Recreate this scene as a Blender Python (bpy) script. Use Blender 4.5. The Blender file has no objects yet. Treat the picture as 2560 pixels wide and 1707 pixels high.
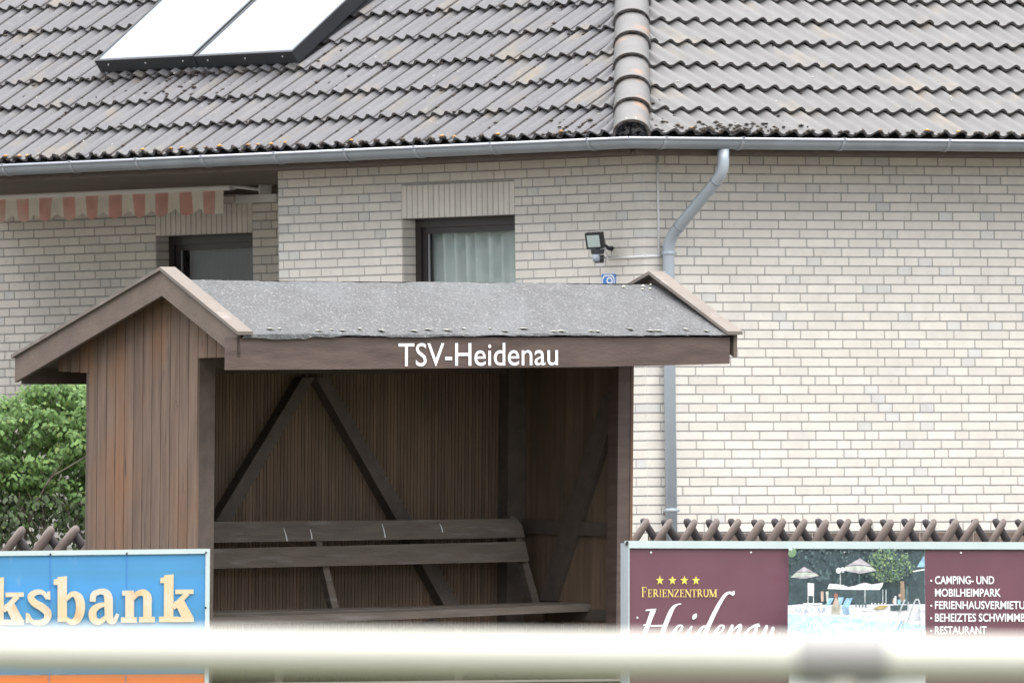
import bpy, bmesh, math, random
from math import sin, cos, tan, radians, pi, hypot
from mathutils import Vector as V, Matrix

random.seed(11)
scene = bpy.context.scene
col = scene.collection

# ------------------------------------------------------------------ camera
W, H = 2560.0, 1707.0
FPX, PIT, ROLL, EYE = 52337.3, radians(0.92687), 0.0112, 1.07
F0 = V((0, cos(PIT), sin(PIT))); R0 = V((1, 0, 0)); U0 = V((0, -sin(PIT), cos(PIT)))
CR, SR = cos(ROLL), sin(ROLL)
EYEP = V((0, 0, EYE))
cam_d = bpy.data.cameras.new('Camera')
cam = bpy.data.objects.new('Camera', cam_d); col.objects.link(cam)
right = R0 * CR - U0 * SR; up = R0 * SR + U0 * CR
m = Matrix((right, up, -F0)).transposed().to_4x4(); m.translation = EYEP
cam.matrix_world = m
cam_d.sensor_width = 36.0; cam_d.sensor_fit = 'HORIZONTAL'
cam_d.lens = FPX / W * 36.0
cam_d.clip_start = 0.5; cam_d.clip_end = 3000
cam_d.dof.use_dof = True; cam_d.dof.focus_distance = 127.0; cam_d.dof.aperture_fstop = 18.0
scene.camera = cam

# ------------------------------------------------------------------ light
SUN_AZ, SUN_EL = radians(158), radians(86)
world = bpy.data.worlds.new('World'); scene.world = world; world.use_nodes = True
nt = world.node_tree
bg = nt.nodes['Background']
sky = nt.nodes.new('ShaderNodeTexSky'); sky.sky_type = 'NISHITA'; sky.sun_disc = False
sky.sun_elevation = SUN_EL; sky.sun_rotation = SUN_AZ
sky.air_density = 1.0; sky.dust_density = 1.5; sky.ozone_density = 1.0
hsv = nt.nodes.new('ShaderNodeHueSaturation'); hsv.inputs['Saturation'].default_value = 0.28
nt.links.new(sky.outputs[0], hsv.inputs['Color']); nt.links.new(hsv.outputs[0], bg.inputs['Color'])
bg.inputs['Strength'].default_value = 0.05
sl = bpy.data.lights.new('Sun', 'SUN'); sl.energy = 1.5; sl.angle = radians(108); sl.color = (1.0, 0.975, 0.945)
so = bpy.data.objects.new('Sun', sl); col.objects.link(so)
sd = V((sin(SUN_AZ) * cos(SUN_EL), cos(SUN_AZ) * cos(SUN_EL), sin(SUN_EL)))
so.rotation_euler = sd.to_track_quat('Z', 'Y').to_euler(); so.location = (0, 60, 40)
scene.view_settings.view_transform = 'Standard'; scene.view_settings.look = 'None'
scene.view_settings.exposure = 2.7; scene.view_settings.gamma = 1.0
scene.render.engine = 'CYCLES'

# ------------------------------------------------------------------ helpers
def ray(px, py):
    a, b = px - W / 2, py - H / 2
    x = CR * a - SR * b; y = SR * a + CR * b
    return F0 * FPX + R0 * x - U0 * y

def at_depth(px, py, Y):
    d = ray(px, py); return EYEP + d * (Y / d.y)

def hit(px, py, o, n):
    d = ray(px, py); return EYEP + d * ((o - EYEP).dot(n) / d.dot(n))

class Plane:
    """an upright plane: s runs along it, z is height, out is the distance in front of it"""
    def __init__(self, o, a, n): self.o = V((o.x, o.y, 0)); self.a = a; self.n = n
    def pt(self, s, z, out=0.0):
        p = self.o + self.a * s + self.n * out; p.z = z; return p
    def uv(self, px, py, out=0.0):
        p = hit(px, py, self.o + self.n * out, self.n)
        return (p - self.o - self.n * out).dot(self.a), p.z
    def at(self, px, py, out=0.0): return hit(px, py, self.o + self.n * out, self.n)

class MB:
    def __init__(self, xf=None): self.v = []; self.f = []; self.mi = []; self.sm = []; self.xf = xf
    def face(self, pts, m=0, smooth=False):
        b = len(self.v); self.v += [V(p) for p in pts]
        self.f.append(tuple(range(b, b + len(pts)))); self.mi.append(m); self.sm.append(smooth)
    def mesh(self, pts, faces, m=0, smooth=False):
        b = len(self.v); self.v += [V(p) for p in pts]
        for f in faces: self.f.append(tuple(i + b for i in f)); self.mi.append(m); self.sm.append(smooth)
    def hexa(self, o, ax, ay, az, m=0):
        p = [o, o + ax, o + ax + ay, o + ay]; p += [q + az for q in p]
        self.mesh(p, [(0, 3, 2, 1), (4, 5, 6, 7), (0, 1, 5, 4), (1, 2, 6, 5), (2, 3, 7, 6), (3, 0, 4, 7)], m)
    def box8(self, p, m=0):
        self.mesh(p, [(0, 3, 2, 1), (4, 5, 6, 7), (0, 1, 5, 4), (1, 2, 6, 5), (2, 3, 7, 6), (3, 0, 4, 7)], m)
    def prism(self, pts, vec, m=0):
        n = len(pts); q = list(pts) + [p + vec for p in pts]
        self.mesh(q, [tuple(range(n))[::-1], tuple(range(n, 2 * n))] + [(i, (i + 1) % n, (i + 1) % n + n, i + n) for i in range(n)], m)
    def tube(self, path, r, n=12, m=0, caps=True, smooth=True):
        path = [V(p) for p in path]; rs = r if isinstance(r, (list, tuple)) else [r] * len(path)
        b = len(self.v); prev = None
        for i, p in enumerate(path):
            t = (path[min(i + 1, len(path) - 1)] - path[max(i - 1, 0)]).normalized()
            if prev is None:
                ref = V((0, 0, 1)) if abs(t.z) < .9 else V((1, 0, 0))
                x = (ref - t * ref.dot(t)).normalized()
            else: x = (prev - t * prev.dot(t)).normalized()
            prev = x; y = t.cross(x)
            for k in range(n):
                a = 2 * pi * k / n; self.v.append(p + (x * cos(a) + y * sin(a)) * rs[i])
        for i in range(len(path) - 1):
            for k in range(n):
                k2 = (k + 1) % n
                self.f.append((b + i * n + k, b + i * n + k2, b + (i + 1) * n + k2, b + (i + 1) * n + k)); self.mi.append(m); self.sm.append(smooth)
        if caps:
            self.f.append(tuple(b + k for k in range(n))[::-1]); self.mi.append(m); self.sm.append(False)
            e = b + (len(path) - 1) * n
            self.f.append(tuple(e + k for k in range(n))); self.mi.append(m); self.sm.append(False)
    def blob(self, c, rx, ry, rz, m=0, jit=.25):
        pts = []
        for d in ((1, 0, 0), (-1, 0, 0), (0, 1, 0), (0, -1, 0), (0, 0, 1), (0, 0, -1)):
            k = 1 + random.uniform(-jit, jit); pts.append(c + V((d[0] * rx * k, d[1] * ry * k, d[2] * rz * k)))
        self.mesh(pts, [(0, 2, 4), (2, 1, 4), (1, 3, 4), (3, 0, 4), (2, 0, 5), (1, 2, 5), (3, 1, 5), (0, 3, 5)], m, True)
    def build(self, name, mats, parent=None, root=None, recalc=False):
        if not isinstance(mats, (list, tuple)): mats = [mats]
        base = root.location if root else V((0, 0, 0))
        vs = [(self.xf(p) if self.xf else p) - base for p in self.v]
        me = bpy.data.meshes.new(name); me.from_pydata([tuple(p) for p in vs], [], self.f)
        for mm in mats: me.materials.append(mm)
        for p, k, s in zip(me.polygons, self.mi, self.sm): p.material_index = k; p.use_smooth = s
        if recalc:
            b = bmesh.new(); b.from_mesh(me); bmesh.ops.recalc_face_normals(b, faces=b.faces[:]); b.to_mesh(me); b.free()
        me.update()
        o = bpy.data.objects.new(name, me); col.objects.link(o)
        if parent: o.parent = parent
        elif root is None: pass
        return o

def tag(o, label, cat, group=None):
    o['label'] = label; o['category'] = cat
    if group: o['group'] = group
    return o
def thing(name, loc, label, cat, group=None):
    o = bpy.data.objects.new(name, None); o.location = loc; o.empty_display_size = .2
    col.objects.link(o); return tag(o, label, cat, group)

def pmat(name, base, var=.12, scale=6, rough=.7, bump=0.0, bscale=60, stretch=(1, 1, 1), island=0.0,
         spots=(), metallic=0.0, spec=.5, hue=None, detail=4):
    mt = bpy.data.materials.new(name); mt.use_nodes = True
    t = mt.node_tree; N = t.nodes; L = t.links; p = N['Principled BSDF']
    p.inputs['Roughness'].default_value = rough; p.inputs['Metallic'].default_value = metallic
    p.inputs['Specular IOR Level'].default_value = spec
    tc = N.new('ShaderNodeTexCoord'); mp = N.new('ShaderNodeMapping'); mp.inputs['Scale'].default_value = stretch
    L.new(tc.outputs['Object'], mp.inputs['Vector'])
    nz = N.new('ShaderNodeTexNoise'); nz.inputs['Scale'].default_value = scale; nz.inputs['Detail'].default_value = detail
    L.new(mp.outputs[0], nz.inputs['Vector'])
    rp = N.new('ShaderNodeValToRGB'); rp.color_ramp.elements[0].position = .3; rp.color_ramp.elements[1].position = .7
    c2 = hue if hue else base
    rp.color_ramp.elements[0].color = tuple(c * (1 - var) for c in base) + (1,)
    rp.color_ramp.elements[1].color = tuple(min(1, c * (1 + var)) for c in c2) + (1,)
    L.new(nz.outputs['Fac'], rp.inputs['Fac']); out = rp.outputs['Color']
    if island:
        g = N.new('ShaderNodeNewGeometry'); mr = N.new('ShaderNodeMapRange')
        mr.inputs['To Min'].default_value = 1 - island; mr.inputs['To Max'].default_value = 1 + island
        L.new(g.outputs['Random Per Island'], mr.inputs['Value'])
        mx = N.new('ShaderNodeMix'); mx.data_type = 'RGBA'; mx.blend_type = 'MULTIPLY'; mx.inputs['Factor'].default_value = 1
        cb = N.new('ShaderNodeCombineColor')
        for k in range(3): L.new(mr.outputs[0], cb.inputs[k])
        L.new(out, mx.inputs[6]); L.new(cb.outputs[0], mx.inputs[7]); out = mx.outputs[2]
    for (c, sc, lo, hi, *st) in spots:
        n2 = N.new('ShaderNodeTexNoise'); n2.inputs['Scale'].default_value = sc; n2.inputs['Detail'].default_value = 5
        if st:
            m2 = N.new('ShaderNodeMapping'); m2.inputs['Scale'].default_value = st[0]
            L.new(tc.outputs['Object'], m2.inputs['Vector']); L.new(m2.outputs[0], n2.inputs['Vector'])
        else: L.new(tc.outputs['Object'], n2.inputs['Vector'])
        r2 = N.new('ShaderNodeMapRange'); r2.inputs['From Min'].default_value = lo; r2.inputs['From Max'].default_value = hi
        L.new(n2.outputs['Fac'], r2.inputs['Value'])
        mx = N.new('ShaderNodeMix'); mx.data_type = 'RGBA'
        L.new(r2.outputs[0], mx.inputs['Factor']); L.new(out, mx.inputs[6]); mx.inputs[7].default_value = tuple(c) + (1,)
        out = mx.outputs[2]
    L.new(out, p.inputs['Base Color'])
    if bump:
        n3 = N.new('ShaderNodeTexNoise'); n3.inputs['Scale'].default_value = bscale; n3.inputs['Detail'].default_value = 5
        L.new(mp.outputs[0], n3.inputs['Vector'])
        bp = N.new('ShaderNodeBump'); bp.inputs['Strength'].default_value = bump; bp.inputs['Distance'].default_value = .01
        L.new(n3.outputs['Fac'], bp.inputs['Height']); L.new(bp.outputs[0], p.inputs['Normal'])
    return mt

# ------------------------------------------------------------------ materials
M = {}
M['brick'] = pmat('cream_brick', (.665, .63, .57), .05, 9, .65, .15, 90, island=.055, spots=(((.62, .58, .52), .9, .50, .80), ((.54, .51, .46), 26, .62, .80)))
M['brick_header'] = pmat('grey_cream_brick', (.60, .585, .555), .05, 9, .65, .15, 90, island=.06, spots=(((.56, .53, .48), .9, .50, .80),))
M['mortar'] = pmat('grey_mortar', (.325, .315, .305), .12, 14, .9, .2, 120)
M['plinth'] = pmat('brown_brick', (.12, .085, .068), .2, 9, .7, .2, 90, island=.15)
M['plinth_mortar'] = pmat('pale_mortar', (.34, .31, .28), .1, 14, .9)
tile_spots = ((( .14, .115, .08), 3.0, .56, .80), ((.04, .036, .033), 22, .64, .78), ((.22, .21, .20), 30, .66, .80))
M['tile'] = pmat('grey_concrete_tile', (.080, .080, .087), .10, 5, .62, .25, 55, island=.07, spots=tile_spots)
M['tile_clean'] = pmat('pale_grey_concrete_tile', (.101, .099, .100), .09, 4, .62, .2, 55, island=.05,
                       spots=(((.19, .155, .105), 2.2, .60, .85), ((.05, .045, .04), 26, .70, .80)))
M['tile_edge'] = pmat('mossy_tile_edge', (.090, .082, .080), .4, 20, .9, .5, 80, spots=(((.10, .085, .075), 9, .5, .7),))
M['moss'] = pmat('brown_moss', (.045, .035, .028), .4, 60, 1.0, .6, 150, island=.4)
M['lichen'] = pmat('orange_lichen', (.42, .21, .06), .3, 60, .95, .3, 120, island=.3)
M['lichen_pale'] = pmat('pale_lichen', (.62, .60, .52), .15, 60, .95, .3, 120, island=.15)
M['ridge'] = pmat('grey_hip_tile', (.10, .098, .096), .08, 7, .6, .2, 60,
                  spots=(((.25, .14, .085), 3.4, .56, .74), ((.05, .065, .06), 24, .70, .78), ((.55, .54, .50), 16, .74, .80)))
M['zinc'] = pmat('weathered_zinc', (.27, .30, .33), .09, 5, .48, .05, 40, metallic=.25)
M['zinc_light'] = pmat('bright_zinc', (.40, .45, .50), .07, 5, .42, .04, 40, metallic=.2)
M['bead'] = pmat('gutter_bead', (.44, .46, .52), .06, 5, .32, metallic=.4)
M['strap'] = pmat('gutter_strap', (.34, .36, .39), .08, 8, .45, metallic=.3)
M['soffit'] = pmat('brown_soffit', (.10, .075, .06), .2, 8, .8, .2, 40, stretch=(1, 1, 6))
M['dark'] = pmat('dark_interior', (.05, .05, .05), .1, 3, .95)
M['frame'] = pmat('dark_brown_window', (.028, .022, .024), .15, 6, .4, .05, 30)
M['seal'] = pmat('grey_window_bead', (.32, .32, .34), .05, 6, .5)
M['curtain'] = pmat('sheer_curtain', (.80, .84, .84), .04, 8, .9)
M['curtain_dim'] = pmat('grey_net_curtain', (.20, .22, .25), .08, 8, .9)
M['panelframe'] = pmat('black_panel_frame', (.016, .018, .022), .2, 6, .45, .05, 40)
M['screw'] = pmat('steel_screw', (.55, .55, .55), .05, 6, .4, metallic=.6)
M['awn_metal'] = pmat('white_awning_metal', (.78, .785, .78), .04, 6, .4)
M['awn_cream'] = pmat('cream_awning_cloth', (.84, .79, .69), .05, 14, .95, .1, 150)
M['awn_pink'] = pmat('faded_red_awning_cloth', (.72, .39, .34), .12, 7, .95, .1, 150, spots=(((.78, .60, .52), 4, .45, .75),))
M['black'] = pmat('black_plastic', (.022, .023, .028), .1, 8, .5)
M['lampglass'] = pmat('floodlight_glass', (.42, .50, .48), .08, 30, .15)
M['sensorglass'] = pmat('grey_sensor_lens', (.32, .36, .42), .05, 20, .3)
M['white'] = pmat('white_plastic', (.74, .74, .74), .03, 10, .5)
M['enamel'] = pmat('blue_enamel', (.06, .22, .60), .06, 10, .3)
M['enamel_white'] = pmat('white_enamel', (.78, .80, .82), .03, 10, .3)
# shelter woods
M['wood_v'] = pmat('brown_stained_board', (.120, .078, .056), .18, 3, .78, .35, 14, stretch=(9, 9, .6), island=.075,
                   hue=(.138, .094, .070), spots=(((.20, .088, .034), 1.1, .47, .74, (2.0, 2.0, .8)), ((.055, .040, .032), 12, .64, .74, (3, 3, .22)), ((.06, .042, .034), 10, .71, .76), ((.10, .075, .065), 5, .60, .8, (3, 3, .5))))
M['wood_rake'] = pmat('grey_brown_board', (.120, .092, .075), .12, 3, .75, .3, 14, stretch=(3, 3, 3), island=.08,
                      spots=(((.11, .08, .07), 4, .55, .75),))
M['wood_cap'] = pmat('bleached_cap_board', (.145, .124, .107), .12, 4, .8, .3, 20, island=.08, spots=(((.25, .22, .21), 7, .58, .75),))
M['fascia'] = pmat('purple_brown_fascia', (.080, .051, .041), .16, 3, .62, .2, 16, stretch=(1.2, 1.2, 6),
                   hue=(.098, .067, .056), spots=(((.085, .055, .05), 2.2, .55, .75),))
M['wood_in'] = pmat('dark_inner_board', (.138, .092, .060), .2, 3, .85, .35, 16, stretch=(9, 9, .5), island=.15,
                    spots=(((.075, .066, .038), 1.6, .52, .72, (1, 1, .8)),))
M['beam'] = pmat('dark_grey_beam', (.082, .063, .050), .18, 4, .8, .3, 18, stretch=(3, 3, 3), island=.06)
M['bench'] = pmat('grey_brown_bench', (.112, .090, .072), .16, 4, .78, .3, 18, stretch=(1, 1, 8), island=.06,
                  spots=(((.17, .15, .135), 3, .56, .74, (1, 1, 7)),))
M['felt'] = pmat('grey_roof_felt', (.092, .094, .097), .14, 7, .95, .8, 160, detail=8,
                 spots=(((.118, .122, .126), 2.0, .46, .75, (2.6, .5, 1)), ((.074, .074, .075), 3.5, .58, .85), ((.07, .07, .073), 55, .55, .66), ((.20, .20, .20), 60, .56, .68)))
M['letter'] = pmat('white_letter', (.84, .83, .86), .02, 10, .5)
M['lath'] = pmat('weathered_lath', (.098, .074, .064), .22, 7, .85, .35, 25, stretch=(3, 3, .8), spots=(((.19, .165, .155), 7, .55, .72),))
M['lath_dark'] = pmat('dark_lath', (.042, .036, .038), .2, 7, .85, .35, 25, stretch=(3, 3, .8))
# signs
M['alu'] = pmat('sign_frame_metal', (.52, .60, .61), .05, 4, .4, metallic=.2)
M['alu_side'] = pmat('sign_frame_side', (.30, .33, .37), .08, 4, .5, metallic=.2)
M['maroon'] = pmat('maroon_sign_face', (.138, .055, .078), .05, 5, .45, .04, 200)
M['yellow'] = pmat('yellow_print', (.78, .62, .12), .04, 9, .5)
M['gold'] = pmat('pale_gold_print', (.72, .55, .18), .04, 9, .5)
M['print_white'] = pmat('white_print', (.82, .82, .84), .02, 9, .5)
M['blue'] = pmat('banded_blue_sign', (.060, .24, .44), .10, 2.2, .42, .05, 30, stretch=(1, 1, .5),
                 spots=(((.058, .28, .66), 1.0, .46, .62, (.12, .12, 3.2)), ((.20, .35, .50), 9, .60, .80, (1, 1, .35))))  # brighter blue in wide horizontal bands, with small paler patches
M['orange'] = pmat('orange_sign_band', (.72, .17, .03), .06, 3, .45)
M['cream_letter'] = pmat('faded_cream_letter', (.60, .48, .30), .03, 3, .5, spots=(((.60, .54, .45), 5, .48, .64), ((.55, .27, .10), 6, .60, .78)))
M['rail'] = pmat('white_painted_rail', (.47, .462, .405), .03, 3, .38, spots=(((.33, .31, .24), 9, .70, .80),))
M['steel'] = pmat('grey_steel_fitting', (.235, .228, .22), .1, 8, .5)
M['bark'] = pmat('grey_bark', (.14, .115, .09), .3, 12, .95, .6, 40)
def leafmat(name, cols):
    mt = bpy.data.materials.new(name); mt.use_nodes = True; t = mt.node_tree; N = t.nodes; L = t.links
    p = N['Principled BSDF']; p.inputs['Roughness'].default_value = .62; p.inputs['Specular IOR Level'].default_value = .3
    g = N.new('ShaderNodeNewGeometry'); r = N.new('ShaderNodeValToRGB')
    e = r.color_ramp.elements; e[0].color = cols[0] + (1,); e[1].color = cols[-1] + (1,)
    for i, c in enumerate(cols[1:-1]): x = e.new((i + 1) / (len(cols) - 1)); x.color = c + (1,)
    L.new(g.outputs['Random Per Island'], r.inputs['Fac']); L.new(r.outputs[0], p.inputs['Base Color'])
    tr = N.new('ShaderNodeBsdfTranslucent'); L.new(r.outputs[0], tr.inputs['Color'])
    mx = N.new('ShaderNodeMixShader'); mx.inputs[0].default_value = .3
    L.new(p.outputs[0], mx.inputs[1]); L.new(tr.outputs[0], mx.inputs[2]); L.new(mx.outputs[0], N['Material Output'].inputs['Surface'])
    return mt
M['leaf'] = leafmat('green_leaf', [(.050, .10, .026), (.085, .16, .045), (.12, .22, .06), (.155, .26, .075), (.08, .14, .048), (.16, .21, .055)])
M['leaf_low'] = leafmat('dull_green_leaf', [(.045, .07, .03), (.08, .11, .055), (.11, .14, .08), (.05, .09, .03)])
M['treeleaf'] = leafmat('tree_leaf', [(.03, .06, .015), (.06, .11, .03), (.09, .15, .045)])
def glassmat(name, fac, tint):
    mt = bpy.data.materials.new(name); mt.use_nodes = True; t = mt.node_tree; N = t.nodes; L = t.links
    N.remove(N['Principled BSDF'])
    a = N.new('ShaderNodeBsdfTransparent'); a.inputs[0].default_value = tint + (1,)
    g = N.new('ShaderNodeBsdfGlossy'); g.inputs['Roughness'].default_value = .01
    lw = N.new('ShaderNodeFresnel'); lw.inputs['IOR'].default_value = fac
    mx = N.new('ShaderNodeMixShader'); L.new(lw.outputs[0], mx.inputs[0])
    L.new(a.outputs[0], mx.inputs[1]); L.new(g.outputs[0], mx.inputs[2]); L.new(mx.outputs[0], N['Material Output'].inputs['Surface'])
    return mt
M['glass'] = glassmat('window_glass', 1.42, (.86, .90, .88))
def collector():
    mt = bpy.data.materials.new('collector_glass'); mt.use_nodes = True; p = mt.node_tree.nodes['Principled BSDF']
    p.inputs['Base Color'].default_value = (.93, .96, .97, 1); p.inputs['Metallic'].default_value = 1.0; p.inputs['Roughness'].default_value = .12
    return mt
M['collector'] = collector()
M['bounce_ground'] = pmat('grey_bounce_ground', (.075, .066, .056), .2, 3, .9, .3, 40)
M['grass'] = pmat('short_grass', (.048, .056, .019), .35, 1.3, .95, .6, 30, spots=(((.06, .066, .024), .25, .45, .7),))

# ------------------------------------------------------------------ ground
def ground_z(y):
    def sm(a, b, x):
        t = max(0, min(1, (x - a) / (b - a))); return t * t * (3 - 2 * t)
    return .35 * sm(104, 113, y) + .72 * sm(117, 123, y) + .2 * sm(130, 138, y)
g = MB()
ys = [-60, -20, 0, 20, 40, 60, 80, 100] + [102 + i for i in range(0, 44, 1)] + [150, 180, 240, 400, 900]
xs = [-500, -120, -40, -15, -6, 0, 6, 15, 40, 120, 500]
g.mesh([V((x, y, ground_z(y))) for y in ys for x in xs],
       [(j * len(xs) + i, j * len(xs) + i + 1, (j + 1) * len(xs) + i + 1, (j + 1) * len(xs) + i) for j in range(len(ys) - 1) for i in range(len(xs) - 1)], 0, True)
gr = g.build('grass_ground', M['grass']); gr['kind'] = 'structure'

g = MB()  # unseen ground sheet, added to send neutral bounce light onto the house
yy = [122.5 + i * .5 for i in range(90)]
g.mesh([V((x, y, ground_z(y) + .004)) for y in yy for x in (-30, -15, -6, 0, 6, 15, 30)], [(j * 7 + i, j * 7 + i + 1, j * 7 + i + 8, j * 7 + i + 7) for j in range(len(yy) - 1) for i in range(6)], 0, True)
yd = g.build('bounce_sheet', M['bounce_ground']); yd['kind'] = 'structure'

# ------------------------------------------------------------------ house
YR = radians(37.97)
C = V((0.9208, 144.088, 0))
hR = V((cos(YR), sin(YR), 0)); nR = V((sin(YR), -cos(YR), 0))
hL = V((-sin(YR), cos(YR), 0)); nL = V((-cos(YR), -sin(YR), 0))
WR = Plane(C, hR, nR); WL = Plane(C, hL, nL)
BC = .06343; BED0 = EYE + 3.605; JT = .0090
GZ = 1.27
house = thing('house', (C.x, C.y, GZ), 'cream brick house with a grey tiled hip roof behind the wooden shelter', 'house')
REC = 2.6
tE = WL.uv(697, 560)[0]

def mortar(mb, pl, out, s0, s1, z0, z1, holes, m=1):
    xs_ = sorted({s0, s1, *[h for q in holes for h in q[:2] if s0 < h < s1]})
    zs_ = sorted({z0, z1, *[h for q in holes for h in q[2:4] if z0 < h < z1]})
    for i in range(len(xs_) - 1):
        for j in range(len(zs_) - 1):
            cx, cz = (xs_[i] + xs_[i + 1]) / 2, (zs_[j] + zs_[j + 1]) / 2
            if any(q[0] < cx < q[1] and q[2] < cz < q[3] for q in holes): continue
            mb.face([pl.pt(xs_[i], zs_[j], out), pl.pt(xs_[i + 1], zs_[j], out), pl.pt(xs_[i + 1], zs_[j + 1], out), pl.pt(xs_[i], zs_[j + 1], out)], m)

def brick(mb, pl, s0, s1, z0, z1, out, m):
    d = .004; b = out; f = out + d; e = .0015
    A = [pl.pt(s0, z0, b - .001), pl.pt(s1, z0, b - .001), pl.pt(s1, z1, b - .001), pl.pt(s0, z1, b - .001)]
    B = [pl.pt(s0 + e, z0 + e, f), pl.pt(s1 - e, z0 + e, f), pl.pt(s1 - e, z1 - e, f), pl.pt(s0 + e, z1 - e, f)]
    mb.mesh(A + B, [(4, 5, 6, 7), (0, 1, 5, 4), (1, 2, 6, 5), (2, 3, 7, 6), (3, 0, 4, 7)], m)

def brickwork(mb, pl, out, s0, s1, k0, k1, holes, corner=None):
    prev = []
    for k in range(k0, k1):
        allj = []
        z1 = BED0 - k * BC - JT / 2; z0 = BED0 - (k + 1) * BC + JT / 2
        zc = (z0 + z1) / 2
        iv = [(s0, s1)]
        for h in holes:
            if h[2] - .004 < zc < h[3] + .004:
                n = []
                for a, b in iv:
                    if h[1] <= a or h[0] >= b: n.append((a, b)); continue
                    if h[0] > a: n.append((a, h[0]))
                    if h[1] < b: n.append((h[1], b))
                iv = n
        for ia, (a, b) in enumerate(iv):
            s = a; cur = []; run = 0; first = True
            while s < b - .02:
                cand = [.24, .115, .178]
                if first: cand = random.choice(([.24, .178, .115], [.115, .24], [.178, .24, .115]))
                elif random.random() < .13 or run > 7: cand = [.115, .24, .178]
                L_ = cand[0]
                for c_ in cand:
                    if all(abs(s + c_ - q) > .04 for q in prev): L_ = c_; break
                run = 0 if L_ < .12 else run + 1
                first = False
                e = min(s + L_, b)
                if b - e < .05: e = b
                if e - s > .015: brick(mb, pl, s, e, z0, z1, out, 2 if (e - s) < .13 and random.random() < .5 else 0)
                cur.append(e); s = e + JT
            allj += cur
        prev = allj
KT = -4
# front wall (right of the corner)
mb = MB()
kP = 41
brickwork(mb, WR, 0, .0, 7.2, KT, kP, [], 'c')
mortar(mb, WR, 0, 0, 7.2, BED0 - kP * BC, BED0 - KT * BC, [])
zp = BED0 - kP * BC
s = 0
while s < 7.2:
    brick(mb, WR, s + .005, s + .235, zp - .115, zp - .008, .012, 3)
    brick(mb, WR, s + .005, s + .235, zp - .235, zp - .125, .012, 3); s += .24
mortar(mb, WR, .012, 0, 7.2, GZ - .3, zp - .003, [], 4)
mb.build('wall', [M['brick'], M['mortar'], M['brick_header'], M['plinth'], M['plinth_mortar']], house, house)
# window opening in the left wall
w1L, w1top = WL.uv(1005, 548)
w1R = WL.uv(1288, 538)[0]
zl_top = WL.uv(1146, 457)[1]; zl_bot = WL.uv(1146, 542)[1]
w1 = (w1R, w1L, zl_bot - 1.35, zl_bot); lin1 = (w1R, w1L, zl_bot, zl_top)
WB = Plane(WL.pt(0, 0, -REC), hL, nL)
w2R = WB.uv(632, 560)[0]; w2L = WB.uv(390, 590)[0]
z2_bot = WB.uv(511, 586)[1]; z2_top = z2_bot + .235
w2 = (w2R, w2L, z2_bot - 1.35, z2_bot); lin2 = (w2R, w2L, z2_bot, z2_top)
def soldiers(mb, pl, lin):
    a, b, z0, z1 = lin; n = round((b - a) / .0613); st = (b - a) / n
    for i in range(n): brick(mb, pl, a + i * st + .004, a + (i + 1) * st - .004, z0 + .001, z1 - .006, 0, 0)
def reveal(mb, pl, w, dep=.115):
    a, b, z0, z1 = w
    for (sx) in (a, b):
        mb.face([pl.pt(sx, z0, 0), pl.pt(sx, z1, 0), pl.pt(sx, z1, -dep - .1), pl.pt(sx, z0, -dep - .1)], 1)
        k = 0
        jp = Plane(pl.pt(sx, 0, 0), -pl.n, pl.a if sx == a else -pl.a)
        kk = int((BED0 - z1) / BC)
        for k in range(kk, kk + 24):
            zt = BED0 - k * BC - JT / 2; zb = BED0 - (k + 1) * BC + JT / 2
            if zt > z1: zt = z1 - .004
            if zb < z0 or zt - zb < .012: continue
            brick(mb, jp, .002, dep, zb, zt, 0, 0)
    mb.face([pl.pt(a, z1, 0), pl.pt(b, z1, 0), pl.pt(b, z1, -dep - .1), pl.pt(a, z1, -dep - .1)], 1)
    mb.face([pl.pt(a, z0, 0), pl.pt(b, z0, 0), pl.pt(b, z0, -dep - .1), pl.pt(a, z0, -dep - .1)], 1)
mb = MB()
holes1 = [(w1[0], w1[1], w1[2], lin1[3])]
brickwork(mb, WL, 0, 0, tE, KT, 50, holes1, 'c')
mortar(mb, WL, 0, 0, tE, GZ - .3, BED0 - KT * BC, [w1])
soldiers(mb, WL, lin1); reveal(mb, WL, w1)
ret = Plane(WL.pt(tE, 0, 0), -nL, hL)
mortar(mb, ret, 0, 0, REC, GZ - .3, BED0 - KT * BC, [])
brickwork(mb, ret, 0, 0, REC, KT, 50, [])
mb.build('wall', [M['brick'], M['mortar'], M['brick_header']], house, house)
mb = MB()
holes2 = [(w2[0], w2[1], w2[2], lin2[3])]
brickwork(mb, WB, 0, tE - .3, 11.0, KT, 50, holes2)
mortar(mb, WB, 0, tE - .3, 11.0, GZ - .3, BED0 - KT * BC, [w2])
soldiers(mb, WB, lin2); reveal(mb, WB, w2)
mb.build('wall', [M['brick'], M['mortar'], M['brick_header']], house, house)
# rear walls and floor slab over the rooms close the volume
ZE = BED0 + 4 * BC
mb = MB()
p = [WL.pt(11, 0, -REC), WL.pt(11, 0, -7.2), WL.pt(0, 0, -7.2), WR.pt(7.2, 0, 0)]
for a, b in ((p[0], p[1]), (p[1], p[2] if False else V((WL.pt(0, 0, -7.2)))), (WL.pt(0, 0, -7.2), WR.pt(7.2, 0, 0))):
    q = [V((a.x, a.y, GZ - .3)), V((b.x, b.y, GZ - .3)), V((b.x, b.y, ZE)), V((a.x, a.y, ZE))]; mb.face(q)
mb.face([V((q.x, q.y, ZE - .02)) for q in (C + nR * 0, WR.pt(7.2, 0), WL.pt(0, 0, -7.2), WL.pt(11, 0, -7.2), WL.pt(11, 0, 0))])
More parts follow.
